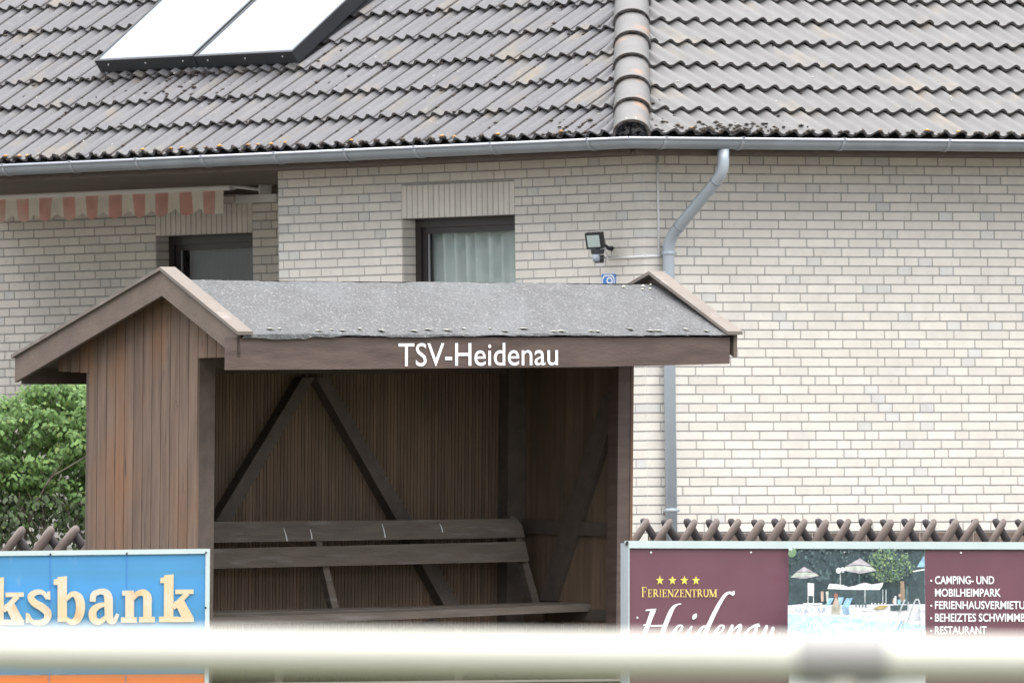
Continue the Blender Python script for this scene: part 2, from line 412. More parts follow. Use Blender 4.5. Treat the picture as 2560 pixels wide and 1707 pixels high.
# partition wall behind the rooms
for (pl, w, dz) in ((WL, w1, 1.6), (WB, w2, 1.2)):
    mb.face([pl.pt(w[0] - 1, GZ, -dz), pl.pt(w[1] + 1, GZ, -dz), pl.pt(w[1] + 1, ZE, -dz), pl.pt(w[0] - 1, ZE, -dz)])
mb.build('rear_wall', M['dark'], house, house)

def window(pl, w, curtain_kind):
    a, b, z0, z1 = w; o = -.115; fw = .062
    mb = MB()
    def bar(s0, s1, za, zb, out, dep): mb.hexa(pl.pt(s0, za, out), pl.a * (s1 - s0), -pl.n * dep, V((0, 0, zb - za)))
    bar(a, b, z1 - fw, z1 - .001, o, .07); bar(a, b, z0, z0 + fw, o, .07)
    bar(a + .001, a + fw, z0 + fw, z1 - fw, o, .07); bar(b - fw, b - .001, z0 + fw, z1 - fw, o, .07)
    i = fw; sw = .045; o2 = o - .018
    bar(a + i, b - i, z1 - i - sw, z1 - i, o2, .05); bar(a + i, b - i, z0 + i, z0 + i + sw, o2, .05)
    bar(a + i, a + i + sw, z0 + i + sw, z1 - i - sw, o2, .05); bar(b - i - sw, b - i, z0 + i + sw, z1 - i - sw, o2, .05)
    fr = mb.build('window', M['frame'], house, house)
    j = i + sw
    mb = MB(); mb.hexa(pl.pt(b - j - .012, z0 + j, o2 - .012), pl.a * .011, -pl.n * .01, V((0, 0, z1 - z0 - 2 * j)))
    mb.build('glazing_bead', M['seal'], fr, house)
    mb = MB(); mb.face([pl.pt(b - j, z0 + j, o2 - .02), pl.pt(a + j, z0 + j, o2 - .02), pl.pt(a + j, z1 - j, o2 - .02), pl.pt(b - j, z1 - j, o2 - .02)])
    mb.build('pane', M['glass'], fr, house)
    mb = MB(); n = 150; L_ = b - a
    nz = 9
    pts = []
    for r in range(nz):
        z = z0 + (z1 - z0) * r / (nz - 1); fr_ = r / (nz - 1)
        for q in range(n + 1):
            x = q / n
            if curtain_kind == 1:
                d = .05 * sin(x * 62 + 1.4 * sin(x * 9)) + .012 * sin(x * 131 + 2)
                s = a - .03 + (L_ + .06) * x * (1.02 - .05 * (1 - fr_)) 
                s += .05 * (1 - fr_) * (x - .5) ** 2
            else:
                d = .004 * sin(x * 200); s = a + L_ * x * 1.15
            pts.append(pl.pt(s, z, o - .15 + d))
    mb.mesh(pts, [(r * (n + 1) + q, r * (n + 1) + q + 1, (r + 1) * (n + 1) + q + 1, (r + 1) * (n + 1) + q) for r in range(nz - 1) for q in range(n)], 0, True)
    mb.build('curtain', M['curtain'] if curtain_kind == 1 else M['curtain_dim'], fr, house)
    mb = MB(); mb.hexa(pl.pt(a - .02, z0 - .03, .03), pl.a * (b - a + .04), -pl.n * .16, V((0, 0, .03)))
    mb.build('window_sill', M['plinth'], house, house)
window(WL, w1, 1); window(WB, w2, 2)

# ---- roof
BL, BR_ = radians(35.3), radians(29.5)
OV = .50
_gc = hit(1569, 346, C + nL * .63, nL)
ZB = _gc.z                                    # gutter bead height
ZEV = ZB + .012
EC = C + nL * OV + nR * OV                    # eave corner
HIPH = V((.012, 1, 0)).normalized()
def roof_pt(pl, beta, t, d, off): return pl.pt(t, ZEV + d * sin(beta) + off * cos(beta), OV - d * cos(beta) + off * sin(beta))
def roof_uv(pl, beta, px, py, off):
    n = pl.n * sin(beta) + V((0, 0, cos(beta)))
    p = hit(px, py, roof_pt(pl, beta, 0, 0, off), n)
    d = (p - roof_pt(pl, beta, 0, 0, off)); return d.dot(pl.a), d.dot(-pl.n * cos(beta) + V((0, 0, sin(beta))))
kL = HIPH.dot(hL) / HIPH.dot(-nL); kR = HIPH.dot(hR) / HIPH.dot(-nR)
EXPO, TW, AMP = .335, .30, .034
def tiles(pl, beta, k, dirn, tmax, ncourse, mats, phase):
    """dirn -1: the right-hand edge of a tile (seen from outside) is at low t"""
    mb = MB()
    prof = lambda x: AMP * (.5 + .5 * cos(2 * pi * (x - .048) / .15)) ** 1.25
    nx = 16
    for c in range(ncourse):
        d0 = c * EXPO; d1 = d0 + EXPO + .06
        hip = -OV + k * d0 * cos(beta); hip1 = -OV + k * d1 * cos(beta)
        i0 = int((hip - phase) / TW) - 2
        i = i0
        while phase + i * TW < tmax:
            ta = phase + i * TW
            if ta + TW > hip - .02:
                jo = random.uniform(-.003, .003); jd = random.uniform(-.006, .006)
                lo = []; hi = []; lipv = []
                for q in range(nx + 1):
                    x = TW * q / nx
                    t = ta + x if dirn < 0 else ta + TW - x
                    hh = prof(x) + .009 * (1 - x / TW) + jo
                    tl = max(t, hip); th = max(t, hip1)
                    lo.append(roof_pt(pl, beta, tl, d0 + jd, hh + .034)); hi.append(roof_pt(pl, beta, th, d1, hh - .006))
                    lipv.append(roof_pt(pl, beta, tl, d0 + jd + .003, hh + .034 - .021))
                b = len(mb.v); mb.v += lo + hi
                for q in range(nx): mb.f.append((b + q, b + q + 1, b + nx + 2 + q, b + nx + 1 + q)); mb.mi.append(0); mb.sm.append(True)
                b = len(mb.v); mb.v += lo + lipv
                for q in range(nx): mb.f.append((b + q, b + q + 1, b + nx + 2 + q, b + nx + 1 + q)); mb.mi.append(1); mb.sm.append(False)
                dn = -(pl.n * sin(beta) + V((0, 0, cos(beta)))) * .016
                mb.face([lo[0], hi[0], hi[0] + dn, lo[0] + dn], 1)
            i += 1
    # moss cushions and lichen
    def surf(t, d):
        c = int(d / EXPO); fr = (d - c * EXPO) / EXPO
        u = (t - phase) % TW; x = u if dirn < 0 else TW - u
        return roof_pt(pl, beta, t, d, prof(x) + .006 + .034 * (1 - fr))
    nmoss = 900 if dirn < 0 else 170
    for q in range(nmoss):
        c = random.randrange(ncourse - 4); t = random.uniform(-.3, tmax - .5)
        r = random.random()
        if r < .55: d = c * EXPO + EXPO - random.uniform(0, .03)      # against the next lip
        else:                                                           # in a valley or along a side joint
            d = random.uniform(0, (ncourse - 4) * EXPO); t = phase + round((t - phase) / TW) * TW + (random.uniform(-.02, .005) if dirn < 0 else random.uniform(-.005, .02))
        if t < -OV + k * d * cos(beta) + .1: continue
        p = surf(t, d); s = random.uniform(.006, .016)
        mb.blob(p, s * 1.3, s * 1.3, s * .8, 2)
    for (tc_, dc_, st_, sd2, num) in (((5.6, .95, .5, .16, 150), (4.6, 1.2, .5, .12, 60), (.15, .1, .3, .08, 60)) if dirn < 0 else ((.35, .05, .25, .04, 130), (-.1, .3, .12, .2, 20))):
        for q in range(num):
            t = random.gauss(tc_, st_); d = abs(random.gauss(dc_, sd2))
            if dirn < 0 and random.random() < .6: t = phase + round((t - phase) / .15) * .15 + random.uniform(-.02, .0)
            if t < -OV + k * d * cos(beta) + .1: continue
            s = random.uniform(.006, .017); mb.blob(surf(t, d), s * 1.4, s * 1.4, s * .7, 2)
    for q in range(int(tmax / .15)):
        t = phase + q * .15 + (.048 if dirn < 0 else -.048)
        if t < -.2: continue
        if random.random() < (.5 if dirn < 0 else .15):
            mb.blob(surf(t + random.uniform(-.03, .03), .012), .022, .022, .010, 3)
        if random.random() < (.9 if dirn < 0 else .7):
            for _ in range(3): mb.blob(surf(t + random.uniform(-.05, .05), random.uniform(0.0, .012)) - V((0, 0, .008)), .022, .022, .014, 2)
    for q in range(90 if dirn < 0 else 60):
        t = random.uniform(0, tmax); d = random.uniform(0, 8 * EXPO)
        if t < -OV + k * d * cos(beta) + .1: continue
        s = random.uniform(.004, .009); mb.blob(surf(t, d), s, s, s * .5, 4)
    return mb.build('roof', mats, house, house)
tiles(WL, BL, kL, -1, 11.3, 15, [M['tile'], M['tile_edge'], M['moss'], M['lichen'], M['lichen_pale']], .02)
tiles(WR, BR_, kR, 1, 8.6, 16, [M['tile_clean'], M['tile_edge'], M['moss'], M['lichen'], M['lichen_pale']], .05)
# underlay closes the attic
mb = MB()
for pl, beta, k, tm, dm in ((WL, BL, kL, 11.3, 5.0), (WR, BR_, kR, 8.6, 5.3)):
    mb.face([roof_pt(pl, beta, -OV, 0, -.03), roof_pt(pl, beta, tm, 0, -.03), roof_pt(pl, beta, tm, dm, -.03), roof_pt(pl, beta, min(tm, -OV + k * dm * cos(beta)), dm, -.03)])
mb.build('roof_underlay', M['dark'], house, house)
# hip tiles
rise = tan(BR_) * HIPH.dot(-nR)
hd = (HIPH + V((0, 0, rise))).normalized()
lat = HIPH.cross(V((0, 0, 1))).normalized(); hn = lat.cross(hd).normalized()
if hn.z < 0: hn = -hn
E0 = V((EC.x, EC.y, ZEV))
CAPL = .405
for c in range(13):
    mb = MB(); r0 = .02 + c * CAPL; n = 20
    p0 = E0 + hd * r0 + hn * .035; p1 = E0 + hd * (r0 + CAPL + .05) + hn * .022
    jx = random.uniform(-.006, .006)
    def arch(p, r, h, sk):
        pts = []
        for q in range(n + 1):
            a = pi * q / n - pi / 2; sx = sin(a); cy = cos(a)
            pts.append(p + lat * (sx * r + jx) + hn * (h * (cy ** .75 if cy > 0 else 0) - .045) + hd * sk * (1 - abs(sx)) )
        return pts
    A = arch(p0, .132, .135, .0); B = arch(p1, .118, .115, 0); Cc = arch(p0 + hd * .004, .112, .113, 0)
    b = len(mb.v); mb.v += A + B
    for q in range(n): mb.f.append((b + q, b + q + 1, b + n + 2 + q, b + n + 1 + q)); mb.mi.append(0); mb.sm.append(True)
    b = len(mb.v); mb.v += A + Cc
    for q in range(n): mb.f.append((b + q, b + q + 1, b + n + 2 + q, b + n + 1 + q)); mb.mi.append(1); mb.sm.append(False)
    for q in range(7):
        a = random.uniform(-1.1, 1.1); mb.blob(p0 + lat * (.128 * sin(a)) + hn * (.128 * cos(a) ** .75 - .05) + hd * .0, .011, .011, .008, 2)
    if c == 0:
        pl_ = [q + hd * .05 for q in Cc]; mb.face(pl_, 3)
        for q in range(26):
            a = random.uniform(-1, 1); mb.blob(p0 + lat * a * .09 + hn * random.uniform(-.06, .05) + hd * .04, .02, .02, .02, random.choice((1, 3, 3)))
        for q in range(9): mb.blob(p0 + hd * random.uniform(.01, .05) + lat * random.uniform(-.04, .04) + hn * (.082), .008, .008, .005, 4)
    mb.build('hip_tile', [M['ridge'], M['tile_edge'], M['moss'], M['black'], M['lichen_pale']], house, house)

# ---- soffit and fascia under the eaves
mb = MB(); zs_ = ZB - .095
def slab(pl, s0, s1, o0, o1, z0, z1, m=0): mb.hexa(pl.pt(s0, z0, o0), pl.a * (s1 - s0), pl.n * (o1 - o0), V((0, 0, z1 - z0)), m)
slab(WL, -OV + .02, 11, .006, OV - .03, zs_, zs_ + .018); slab(WL, tE + .003, 11, -REC + .008, .004, zs_ + .002, zs_ + .02)
slab(WR, .007, 7.2, .008, OV - .03, zs_ + .0005, zs_ + .0185)
slab(WL, -OV + .04, 11, OV - .03, OV - .008, zs_ - .01, ZEV - .005)
slab(WR, -OV + .04, 7.2, OV - .03, OV - .008, zs_ - .0105, ZEV - .0055)
slab(WL, tE + .003, 11, -REC + .008, -REC + .05, zs_ - .055, zs_)
mb.build('soffit', M['soffit'], house, house)

# ---- gutters
GR = .064; GC = OV + .062
def gutter(pl, s0, s1, miter):
    mb = MB(); n = 14
    zc = ZB - .004
    prof = [(GC + GR * cos(a), zc + GR * sin(a)) for a in [-pi * q / n for q in range(n + 1)]]
    pin = [(GC + (GR - .004) * cos(a), zc + (GR - .004) * sin(a)) for a in [-pi * q / n for q in range(n + 1)]]
    def row(pr, s): return [pl.pt((s if s is not None else -o), z, o) for o, z in pr]
    for pr in (prof, pin):
        A = row(pr, None if miter else s0); B = row(pr, s1)
        b = len(mb.v); mb.v += A + B
        for q in range(n): mb.f.append((b + q, b + q + 1, b + n + 2 + q, b + n + 1 + q)); mb.mi.append(0); mb.sm.append(True)
    o = GC + GR + .004
    g_ = mb.build('gutter', M['zinc'], house, house)
    mb = MB(); mb.tube([pl.pt(-o if miter else s0, zc + .006, o), pl.pt(s1, zc + .006, o)], .0095, 10)
    mb.build('gutter_bead', M['bead'], g_, house)
    return g_
def strap(pl, s, g_, lean):
    mb = MB(); n = 12; zc = ZB - .004; r1, r2 = GR + .001, GR + .0055; w = .012
    for q in range(n):
        a0, a1 = [.18 - (pi * .80) * k / n for k in (q, q + 1)]
        def P(a, r, ds): return pl.pt(s + ds + lean * (1 - sin(a)) * .5, zc + r * sin(a), GC + r * cos(a))
        p = [P(a0, r1, -w), P(a0, r1, w), P(a1, r1, w), P(a1, r1, -w), P(a0, r2, -w), P(a0, r2, w), P(a1, r2, w), P(a1, r2, -w)]
        mb.box8(p)
    mb.hexa(pl.pt(s - w, zc + .012, GC + GR - .004), pl.a * 2 * w, pl.n * .02, V((0, 0, .008)))
    mb.build('gutter_bracket', M['strap'], g_, house)
gL = gutter(WL, 0, 11, True); gR = gutter(WR, 0, 7.6, True)
for px, py in ((8, 430), (176, 424), (341, 416), (505, 410), (687, 400), (862, 392), (1037, 384), (1228, 374), (1470, 366)):
    strap(WL, WL.uv(px, py, GC + GR)[0], gL, -.0)
strap(WL, WL.uv(-160, 440, GC + GR)[0], gL, 0)
for px, py in ((1664, 365), (1857, 367), (2110, 368), (2373, 368), (2640, 372)):
    strap(WR, WR.uv(px, py, GC + GR)[0], gR, 0)

# ---- downpipe
mb = MB()
t0 = WR.uv(1808, 400, GC)[0]; t1 = WR.uv(1671, 640, .065)[0]
zA = WR.uv(1808, 380, GC)[1]; z1_ = WR.uv(1808, 430, GC)[1]; z2_ = WR.uv(1670, 600, .065)[1]
zBt = GZ + .2
def dp(t, z, o): return WR.pt(t, z, o)
q0 = dp(t0, zA + .02, GC); q1 = dp(t0, z1_, GC); q2 = dp(t1, z2_, .065); q3 = dp(t1, zBt, .065)
def bend(a, b, c, r, n=7):
    u = (a - b).normalized(); w = (c - b).normalized(); s_ = b + u * r; e = b + w * r; out = []
    for i in range(n + 1):
        t = i / n; out.append(s_ * (1 - t) ** 2 + b * 2 * t * (1 - t) + e * t * t)
    return out
path = [q0] + bend(q0, q1, q2, .075) + bend(q1, q2, q3, .10) + [q3]
mb.tube(path, .0405, 18)
dpo = mb.build('downpipe', M['zinc_light'], house, house)
def collar(p, d, r, l):
    m2 = MB(); m2.tube([p - d * l, p - d * l * .8, p + d * l * .8, p + d * l], [r - .002, r, r, r - .002], 18); return m2
dgn = (q2 - q1).normalized()
collar(q1 + dgn * .095, dgn, .0435, .007).build('pipe_joint', M['zinc'], dpo, house)
collar(q2 - dgn * .13, dgn, .0435, .005).build('pipe_joint', M['zinc'], dpo, house)
for py in (633, 1275):
    zz = WR.uv(1671, py, .065)[1]
    m2 = collar(dp(t1, zz, .065), V((0, 0, 1)), .0465, .011)
    m2.tube([dp(t1 + .046, zz, .065), dp(t1 + .066, zz, .065)], .011, 8)
    m2.tube([dp(t1 - .02, zz - .01, .0), dp(t1 - .02, zz - .01, .065)], .006, 8)
    m2.build('pipe_clamp', M['zinc_light'], dpo, house)

# ---- solar collectors on the left roof
def collector_panel(pxl, pxr, label):
    PB = BL + radians(1.5); off = .165
    tl, dl = roof_uv(WL, BL, pxl[0], pxl[1], off); tr, dr = roof_uv(WL, BL, pxr[0], pxr[1], off)
    d0 = (dl + dr) / 2
    org = roof_pt(WL, BL, tr, d0, off)
    ax = WL.a * (tl - tr); ay = (-WL.n * cos(PB) + V((0, 0, sin(PB)))) * 2.05; nz_ = (WL.n * sin(PB) + V((0, 0, cos(PB))))
    p = thing('solar_panel', org, label, 'solar panel', 'solar panels on the tiled roof')
    mb = MB(); fw = .022; th = .10
    axu = ax.normalized(); ayu = ay.normalized(); la = ax.length; ly = ay.length
    for (o, a_, b_) in ((org, ax, ayu * fw), (org + ayu * (ly - fw), ax, ayu * fw), (org + ayu * fw, axu * fw, ayu * (ly - 2 * fw)), (org + ayu * fw + axu * (la - fw), axu * fw, ayu * (ly - 2 * fw))):
        mb.hexa(o - nz_ * th, a_, b_, nz_ * th)
    mb.hexa(org + axu * fw + ayu * fw - nz_ * (th - .002), axu * (la - 2 * fw), ayu * (ly - 2 * fw), nz_ * .012)
    mb.build('frame', M['panelframe'], p, p)
    mb = MB(); mb.hexa(org + axu * fw + ayu * fw - nz_ * .03, axu * (la - 2 * fw), ayu * (ly - 2 * fw), nz_ * .026)
    mb.build('glass_cover', M['collector'], p, p)
    for f_ in (.12, .5, .88):
        mb = MB(); mb.tube([org + ax * f_ - nz_ * .04 - ayu * .004, org + ax * f_ - nz_ * .04 + ayu * .01], .007, 8)
        mb.build('screw', M['screw'], p, p)
    for f_ in (.05, .95):
        mb = MB(); mb.hexa(org + ax * f_ - axu * .015 - nz_ * .19, axu * .03, ayu * .03, nz_ * .09); mb.build('mounting_foot', M['strap'], p, p)
        mb = MB(); mb.hexa(org + ax * f_ - axu * .015 - nz_ * .17 + ayu * (ly - .2), axu * .03, ayu * .03, nz_ * .07)
        mb.build('mounting_foot', M['strap'], p, p)
collector_panel((236, 152), (479, 141), 'left solar panel, its lower corner nearest the awning')
collector_panel((484, 141), (729, 129.5), 'right solar panel, its black side rail facing the hip ridge')

# ---- awning
AW = Plane(WL.pt(0, 0, -REC + .30), hL, nL)
aR, aTop = AW.uv(577, 452); aBot = AW.uv(577, 476)[1]
aL = AW.uv(-420, 490)[0]
aw = thing('awning', AW.pt(aR, aBot, 0), 'retracted awning with a scalloped pink and cream striped valance under the left gutter', 'awning')
mb = MB()
hgt = .062
prof_ = [(0, 0), (.012, .004), (.018, hgt * .4), (.012, hgt), (-.04, hgt + .012), (-.055, .01)]
mb.prism([AW.pt(aR, aBot + z, o) for o, z in prof_], AW.a * (aL - aR))
mb.build('front_bar', M['awn_metal'], aw, aw)
mb = MB(); mb.tube([AW.pt(aR + .15, aBot + .09, -.17), AW.pt(aL, aBot + .09, -.17)], .05, 14); mb.build('cloth_roll', M['awn_cream'], aw, aw)
mb = MB(); mb.hexa(AW.pt(aR - .22, aBot - .085, -.29), AW.a * .48, AW.n * .05, V((0, 0, .055)))
mb.hexa(AW.pt(aR - .16, aBot - .03, -.27), AW.a * .012, AW.n * .13, V((0, 0, .13))); mb.tube([AW.pt(aR - .15, aBot + .0, -.2), AW.pt(aR + .0, aBot + .03, -.02)], .013, 8)
mb.build('wall_bracket', M['awn_metal'], aw, aw)
mb = MB(); gc_ = AW.pt(aR - .16, aBot + .10, -.2)
mb.tube([gc_ + AW.a * .03, gc_ - AW.a * .0], .052, 16, 0); mb.tube([gc_ - AW.a * .0, gc_ - AW.a * .02], .028, 12, 1); mb.build('gear_wheel', [M['black'], M['awn_metal']], aw, aw)
# valance cloth: scallops 0.285 m wide
mb = MB(); SC = .2835
vR = AW.uv(560, 470, .0)[0]; vTop = aBot + .004; drop = .122; sag = .052
n = 640
cols_ = []
for q in range(n + 1):
    s = vR + (aL - vR) * q / n; u = (s - vR)
    if u < .19: hgt_ = drop + sag * .95
    else: hgt_ = drop + sag * abs(cos(pi * (u - .17) / SC)) ** .9
    wob = .006 * sin(s * 9) + .004 * sin(s * 23)
    stripe = abs(((u - .17 + SC / 2) % SC) - SC / 2) < .077
    cols_.append((s, hgt_, wob, stripe))
for q in range(n):
    (s0, h0, w0, st), (s1, h1, w1_, _) = cols_[q], cols_[q + 1]
    for r in range(3):
        f0, f1 = r / 3, (r + 1) / 3
        mb.face([AW.pt(s0, vTop - h0 * f0, .004 + w0 * f0 * 2), AW.pt(s1, vTop - h1 * f0, .004 + w1_ * f0 * 2), AW.pt(s1, vTop - h1 * f1, .004 + w1_ * f1 * 2), AW.pt(s0, vTop - h0 * f1, .004 + w0 * f1 * 2)], 1 if st else 0)
mb.build('valance', [M['awn_cream'], M['awn_pink']], aw, aw)

# ---- text helper
def text_faces(s, offset=0.0, shear=0.0):
    cu = bpy.data.curves.new('lettering', 'FONT'); cu.body = s; cu.offset = offset; cu.shear = shear; cu.resolution_u = 4
    o = bpy.data.objects.new('lettering', cu); col.objects.link(o)
    dg = bpy.context.evaluated_depsgraph_get(); dg.update()
    me = bpy.data.meshes.new_from_object(o.evaluated_get(dg))
    vs = [(v.co.x, v.co.y) for v in me.vertices]; fs = [tuple(p.vertices) for p in me.polygons]
    bpy.data.objects.remove(o); bpy.data.curves.remove(cu); bpy.data.meshes.remove(me)
    x0 = min(v[0] for v in vs); x1 = max(v[0] for v in vs); y0 = min(v[1] for v in vs); y1 = max(v[1] for v in vs)
    return [((v[0] - x0) / (x1 - x0), (v[1] - y0) / (y1 - y0)) for v in vs], fs
def put_text(mb, pl, s, quad, out, m=0, offset=0.0, shear=0.0):
    """quad: bottom-left, bottom-right, top-right, top-left as survey points"""
    vs, fs = text_faces(s, offset, shear)
    (ax_, ay_), (bx, by), (cx, cy), (dx, dy) = quad
    pts = []
    for u, v in vs:
        x = (ax_ * (1 - u) + bx * u) * (1 - v) + (dx * (1 - u) + cx * u) * v
        y = (ay_ * (1 - u) + by * u) * (1 - v) + (dy * (1 - u) + cy * u) * v
        pts.append(pl.at(x, y, out))
    mb.mesh(pts, fs, m)
def spline(pts, n=8):
    out = []
    P = [pts[0]] + list(pts) + [pts[-1]]
    for i in range(1, len(P) - 2):
        a, b, c, d = P[i - 1], P[i], P[i + 1], P[i + 2]
        for k in range(n):
            t = k / n
            out.append(tuple(.5 * (2 * b[j] + (c[j] - a[j]) * t + (2 * a[j] - 5 * b[j] + 4 * c[j] - d[j]) * t * t + (3 * b[j] - a[j] - 3 * c[j] + d[j]) * t ** 3) for j in range(len(b))))
    out.append(tuple(pts[-1])); return out
def stroke(mb, pl, pts, out, m=0, n=8, smoothline=True):
    """pts: (x, y, width)"""
    q = spline(pts, n) if smoothline else pts
    Lf, Rt = [], []
    for i, p_ in enumerate(q):
        a = q[max(i - 1, 0)]; b = q[min(i + 1, len(q) - 1)]
        dx, dy = b[0] - a[0], b[1] - a[1]; l = hypot(dx, dy) or 1
        w = p_[2] / 2; nx_, ny = -dy / l * w, dx / l * w
        Lf.append(pl.at(p_[0] + nx_, p_[1] + ny, out)); Rt.append(pl.at(p_[0] - nx_, p_[1] - ny, out))
    for i in range(len(q) - 1): mb.face([Lf[i], Lf[i + 1], Rt[i + 1], Rt[i]], m)
def flat(mb, pl, pts, out, m=0): mb.face([pl.at(x, y, out) for x, y in pts], m)

# ---- house number plate, floodlight, cable conduit
npl = thing('house_number_plate', WL.at(1524, 712, .0), 'blue enamel house number plate with white border just above the shelter roof', 'sign')
mb = MB(); a0 = WL.uv(1541, 720)[0]; a1 = WL.uv(1507, 720)[0]; zt = WL.uv(1524, 685)[1]
mb.hexa(WL.pt(a0, zt - .15, .004), WL.a * (a1 - a0), WL.n * .005, V((0, 0, .15))); mb.build('plate', M['enamel'], npl, npl)
mb = MB(); i_ = .010; c_ = .022
def ringpts(ins, ch): 
    x0, x1, y0, y1 = a0 + ins, a1 - ins, zt - .15 + ins, zt - ins
    return [(x0 + ch, y0), (x1 - ch, y0), (x1, y0 + ch), (x1, y1 - ch), (x1 - ch, y1), (x0 + ch, y1), (x0, y1 - ch), (x0, y0 + ch)]
A = [WL.pt(x, y, .0105) for x, y in ringpts(.006, .024)]; B = [WL.pt(x, y, .0105) for x, y in ringpts(.016, .022)]
for q in range(8): mb.face([A[q], A[(q + 1) % 8], B[(q + 1) % 8], B[q]])
put_text(mb, WL, '9', ((1516, 724), (1532, 723.5), (1532, 692), (1516, 692.5)), .0105)
mb.build('border_and_digit', M['enamel_white'], npl, npl)

fc = WL.at(1484, 603, .20)
fl = thing('floodlight', WL.at(1531, 621, 0), 'black floodlight with a motion sensor mounted on the brick wall', 'floodlight')
fd = V((-.42, -.86, -.28)).normalized(); fr_ = fd.cross(V((0, 0, 1))).normalized()
if fr_.x < 0: fr_ = -fr_
fu = fr_.cross(fd).normalized()
if fu.z < 0: fu = -fu
fr_ = (fr_ + fu * .03).normalized()
hw, hh = .062, .056
def sect(d, k): return [fc + fr_ * sx * hw * k + fu * sy * hh * k - fd * d for sx, sy in ((-1, -1), (1, -1), (1, 1), (-1, 1))]
mb = MB(); mb.box8(sect(.03, 1.0) + sect(0, 1.0)); mb.box8(sect(.085, .66) + sect(.0305, .93))
for q in range(5):
    p0_ = fc - fd * (.036 + q * .009) ; k = .97 - q * .05
    mb.box8([p0_ + fr_ * sx * hw * k + fu * sy * hh * k - fd * dd for dd in (.004, 0) for sx, sy in ((-1, -1), (1, -1), (1, 1), (-1, 1))])
mb.build('housing', M['black'], fl, fl)
mb = MB(); mb.face([fc + fr_ * sx * hw * .76 + fu * sy * hh * .76 + fd * .002 for sx, sy in ((-1, -1), (1, -1), (1, 1), (-1, 1))]); mb.build('lamp_glass', M['lampglass'], fl, fl)
mb = MB(); jb = WL.at(1531, 621, .0)
mb.tube([fc - fd * .08 - fu * .03, jb + nL * .03, jb], [.012, .014, .018], 10)
mb.tube([fc - fd * .05 - fu * .05, fc - fd * .05 - fu * .09], .013, 8)
mb.build('bracket', M['black'], fl, fl)
mb = MB(); sc_ = WL.at(1494, 645, .17)
mb.mesh(*(lambda n: ([sc_ + V((.048 * cos(a) * (1 if zz else .9), .040 * sin(a), zz * .034 + .026 - .01 * cos(a) * 0)) for zz in (0, 1) for a in [2 * pi * q / n for q in range(n)]], [tuple(range(n))[::-1], tuple(range(n, 2 * n))] + [(q, (q + 1) % n, (q + 1) % n + n, q + n) for q in range(n)]))(16))
mb.tube([sc_ + V((.01, .01, .02)), sc_ + V((.012, .01, -.034))], [.036, .032], 14)
sens = mb.build('motion_sensor', M['black'], fl, fl)
mb = MB(); mb.tube([sc_ + V((-.010, -.022, .024)), sc_ + V((-.010, -.022, -.026))], [.026, .024], 14); mb.build('sensor_lens', M['sensorglass'], sens, fl)
cd = thing('cable_conduit', WR.at(1645, 640, 0), 'thin white cable conduit running from the gutter down beside the downpipe to the floodlight', 'cable conduit')
mb = MB()
mb.tube([WR.at(1643.5, 380, .011), WR.at(1647, 641, .011)], .0088, 8)
mb.tube([WR.at(1660, 639, .012), WR.pt(-.004, WR.uv(1612, 641, .012)[1], .012)], .0088, 8)
mb.tube([WL.pt(-.012, WR.uv(1612, 641, .012)[1], .012), WL.at(1519, 645.5, .012)], .0088, 8)
mb.build('conduit_pipe', M['white'], cd, cd)
mb = MB(); mb.tube([WL.at(1522, 643, .015), WL.at(1519, 637, .04), WL.at(1514, 628, .07), WL.at(1512.5, 620, .10)], .007, 8); mb.build('cable', M['white'], cd, cd)

# ------------------------------------------------------------------ shelter
YS = radians(38)
U = V((cos(YS), sin(YS), 0)); Wd = V((-sin(YS), cos(YS), 0))
O = at_depth(501, 1371, 125.0)
ZS = EYE + .0
SP = Plane(O, U, -Wd)
def G(u): return Plane(SP.pt(u, 0), Wd, -U)
def SPt(u, w, z): return SP.pt(u, z, -w)
ZREF = SP.uv(501, 1100)[1]
LEAN = .026
def lean(p): return p + U * (LEAN * (p.z - ZREF))
uR = SP.uv(1578, 1150)[0]
Wb = G(0).uv(218, 1150)[0]
gLft, gRgt = -.16, uR + .36
wa, za = G(gLft).uv(396, 667); wf, zf = G(gLft).uv(587, 822); wr, zr = G(gLft).uv(33, 884)
za2 = G(gRgt).uv(1644, 678)[1]; wa2 = G(gRgt).uv(1644, 678)[0]; wf2, zf2 = G(gRgt).uv(1850, 822)
ZG = 1.06
sh = thing('shelter', (O.x, O.y, ZG), 'brown wooden team shelter with a grey felt gable roof and white club lettering', 'shelter')
def roofz(u, w, drop=0.0):
    f = (u - gLft) / (gRgt - gLft); zA_ = za + (za2 - za) * f; zF = zf + (zf2 - zf) * f; zR = zr + (za2 - za) * f
    if w <= wa: z = zA_ + (zF - zA_) * (wa - w) / (wa - wf)
    else: z = zA_ + (zR - zA_) * (w - wa) / (wr - wa)
    return z - drop
# felt covering with ragged hanging edge
FD = .078
def fd(w): return .024 + (.078 - .024) * max(0, min(1, (w - wf) / (wa - wf)))
mb = MB(lean); nu, nw = 120, 22
def felt_z(u, w): return roofz(u, w, fd(w)) + .0015 * sin(u * 7 + w * 3) + .001 * sin(u * 19 - w * 9) - .0035 * (math.floor((u + .3) / 1.0) % 2) + random.uniform(-.0015, .0015)
us = [gLft + .03 + (gRgt - gLft - .06) * i / nu for i in range(nu + 1)]
ws = [wf - .014 + (wa - wf + .014) * j / nw for j in range(nw + 1)]
pts = [SPt(u, w, felt_z(u, w)) for w in ws for u in us]
mb.mesh(pts, [(j * (nu + 1) + i, j * (nu + 1) + i + 1, (j + 1) * (nu + 1) + i + 1, (j + 1) * (nu + 1) + i) for j in range(nw) for i in range(nu)], 0, True)
ws2 = [wa + (wr - wa) * j / 8 for j in range(9)]
pts = [SPt(u, w, roofz(u, w, FD)) for w in ws2 for u in us]
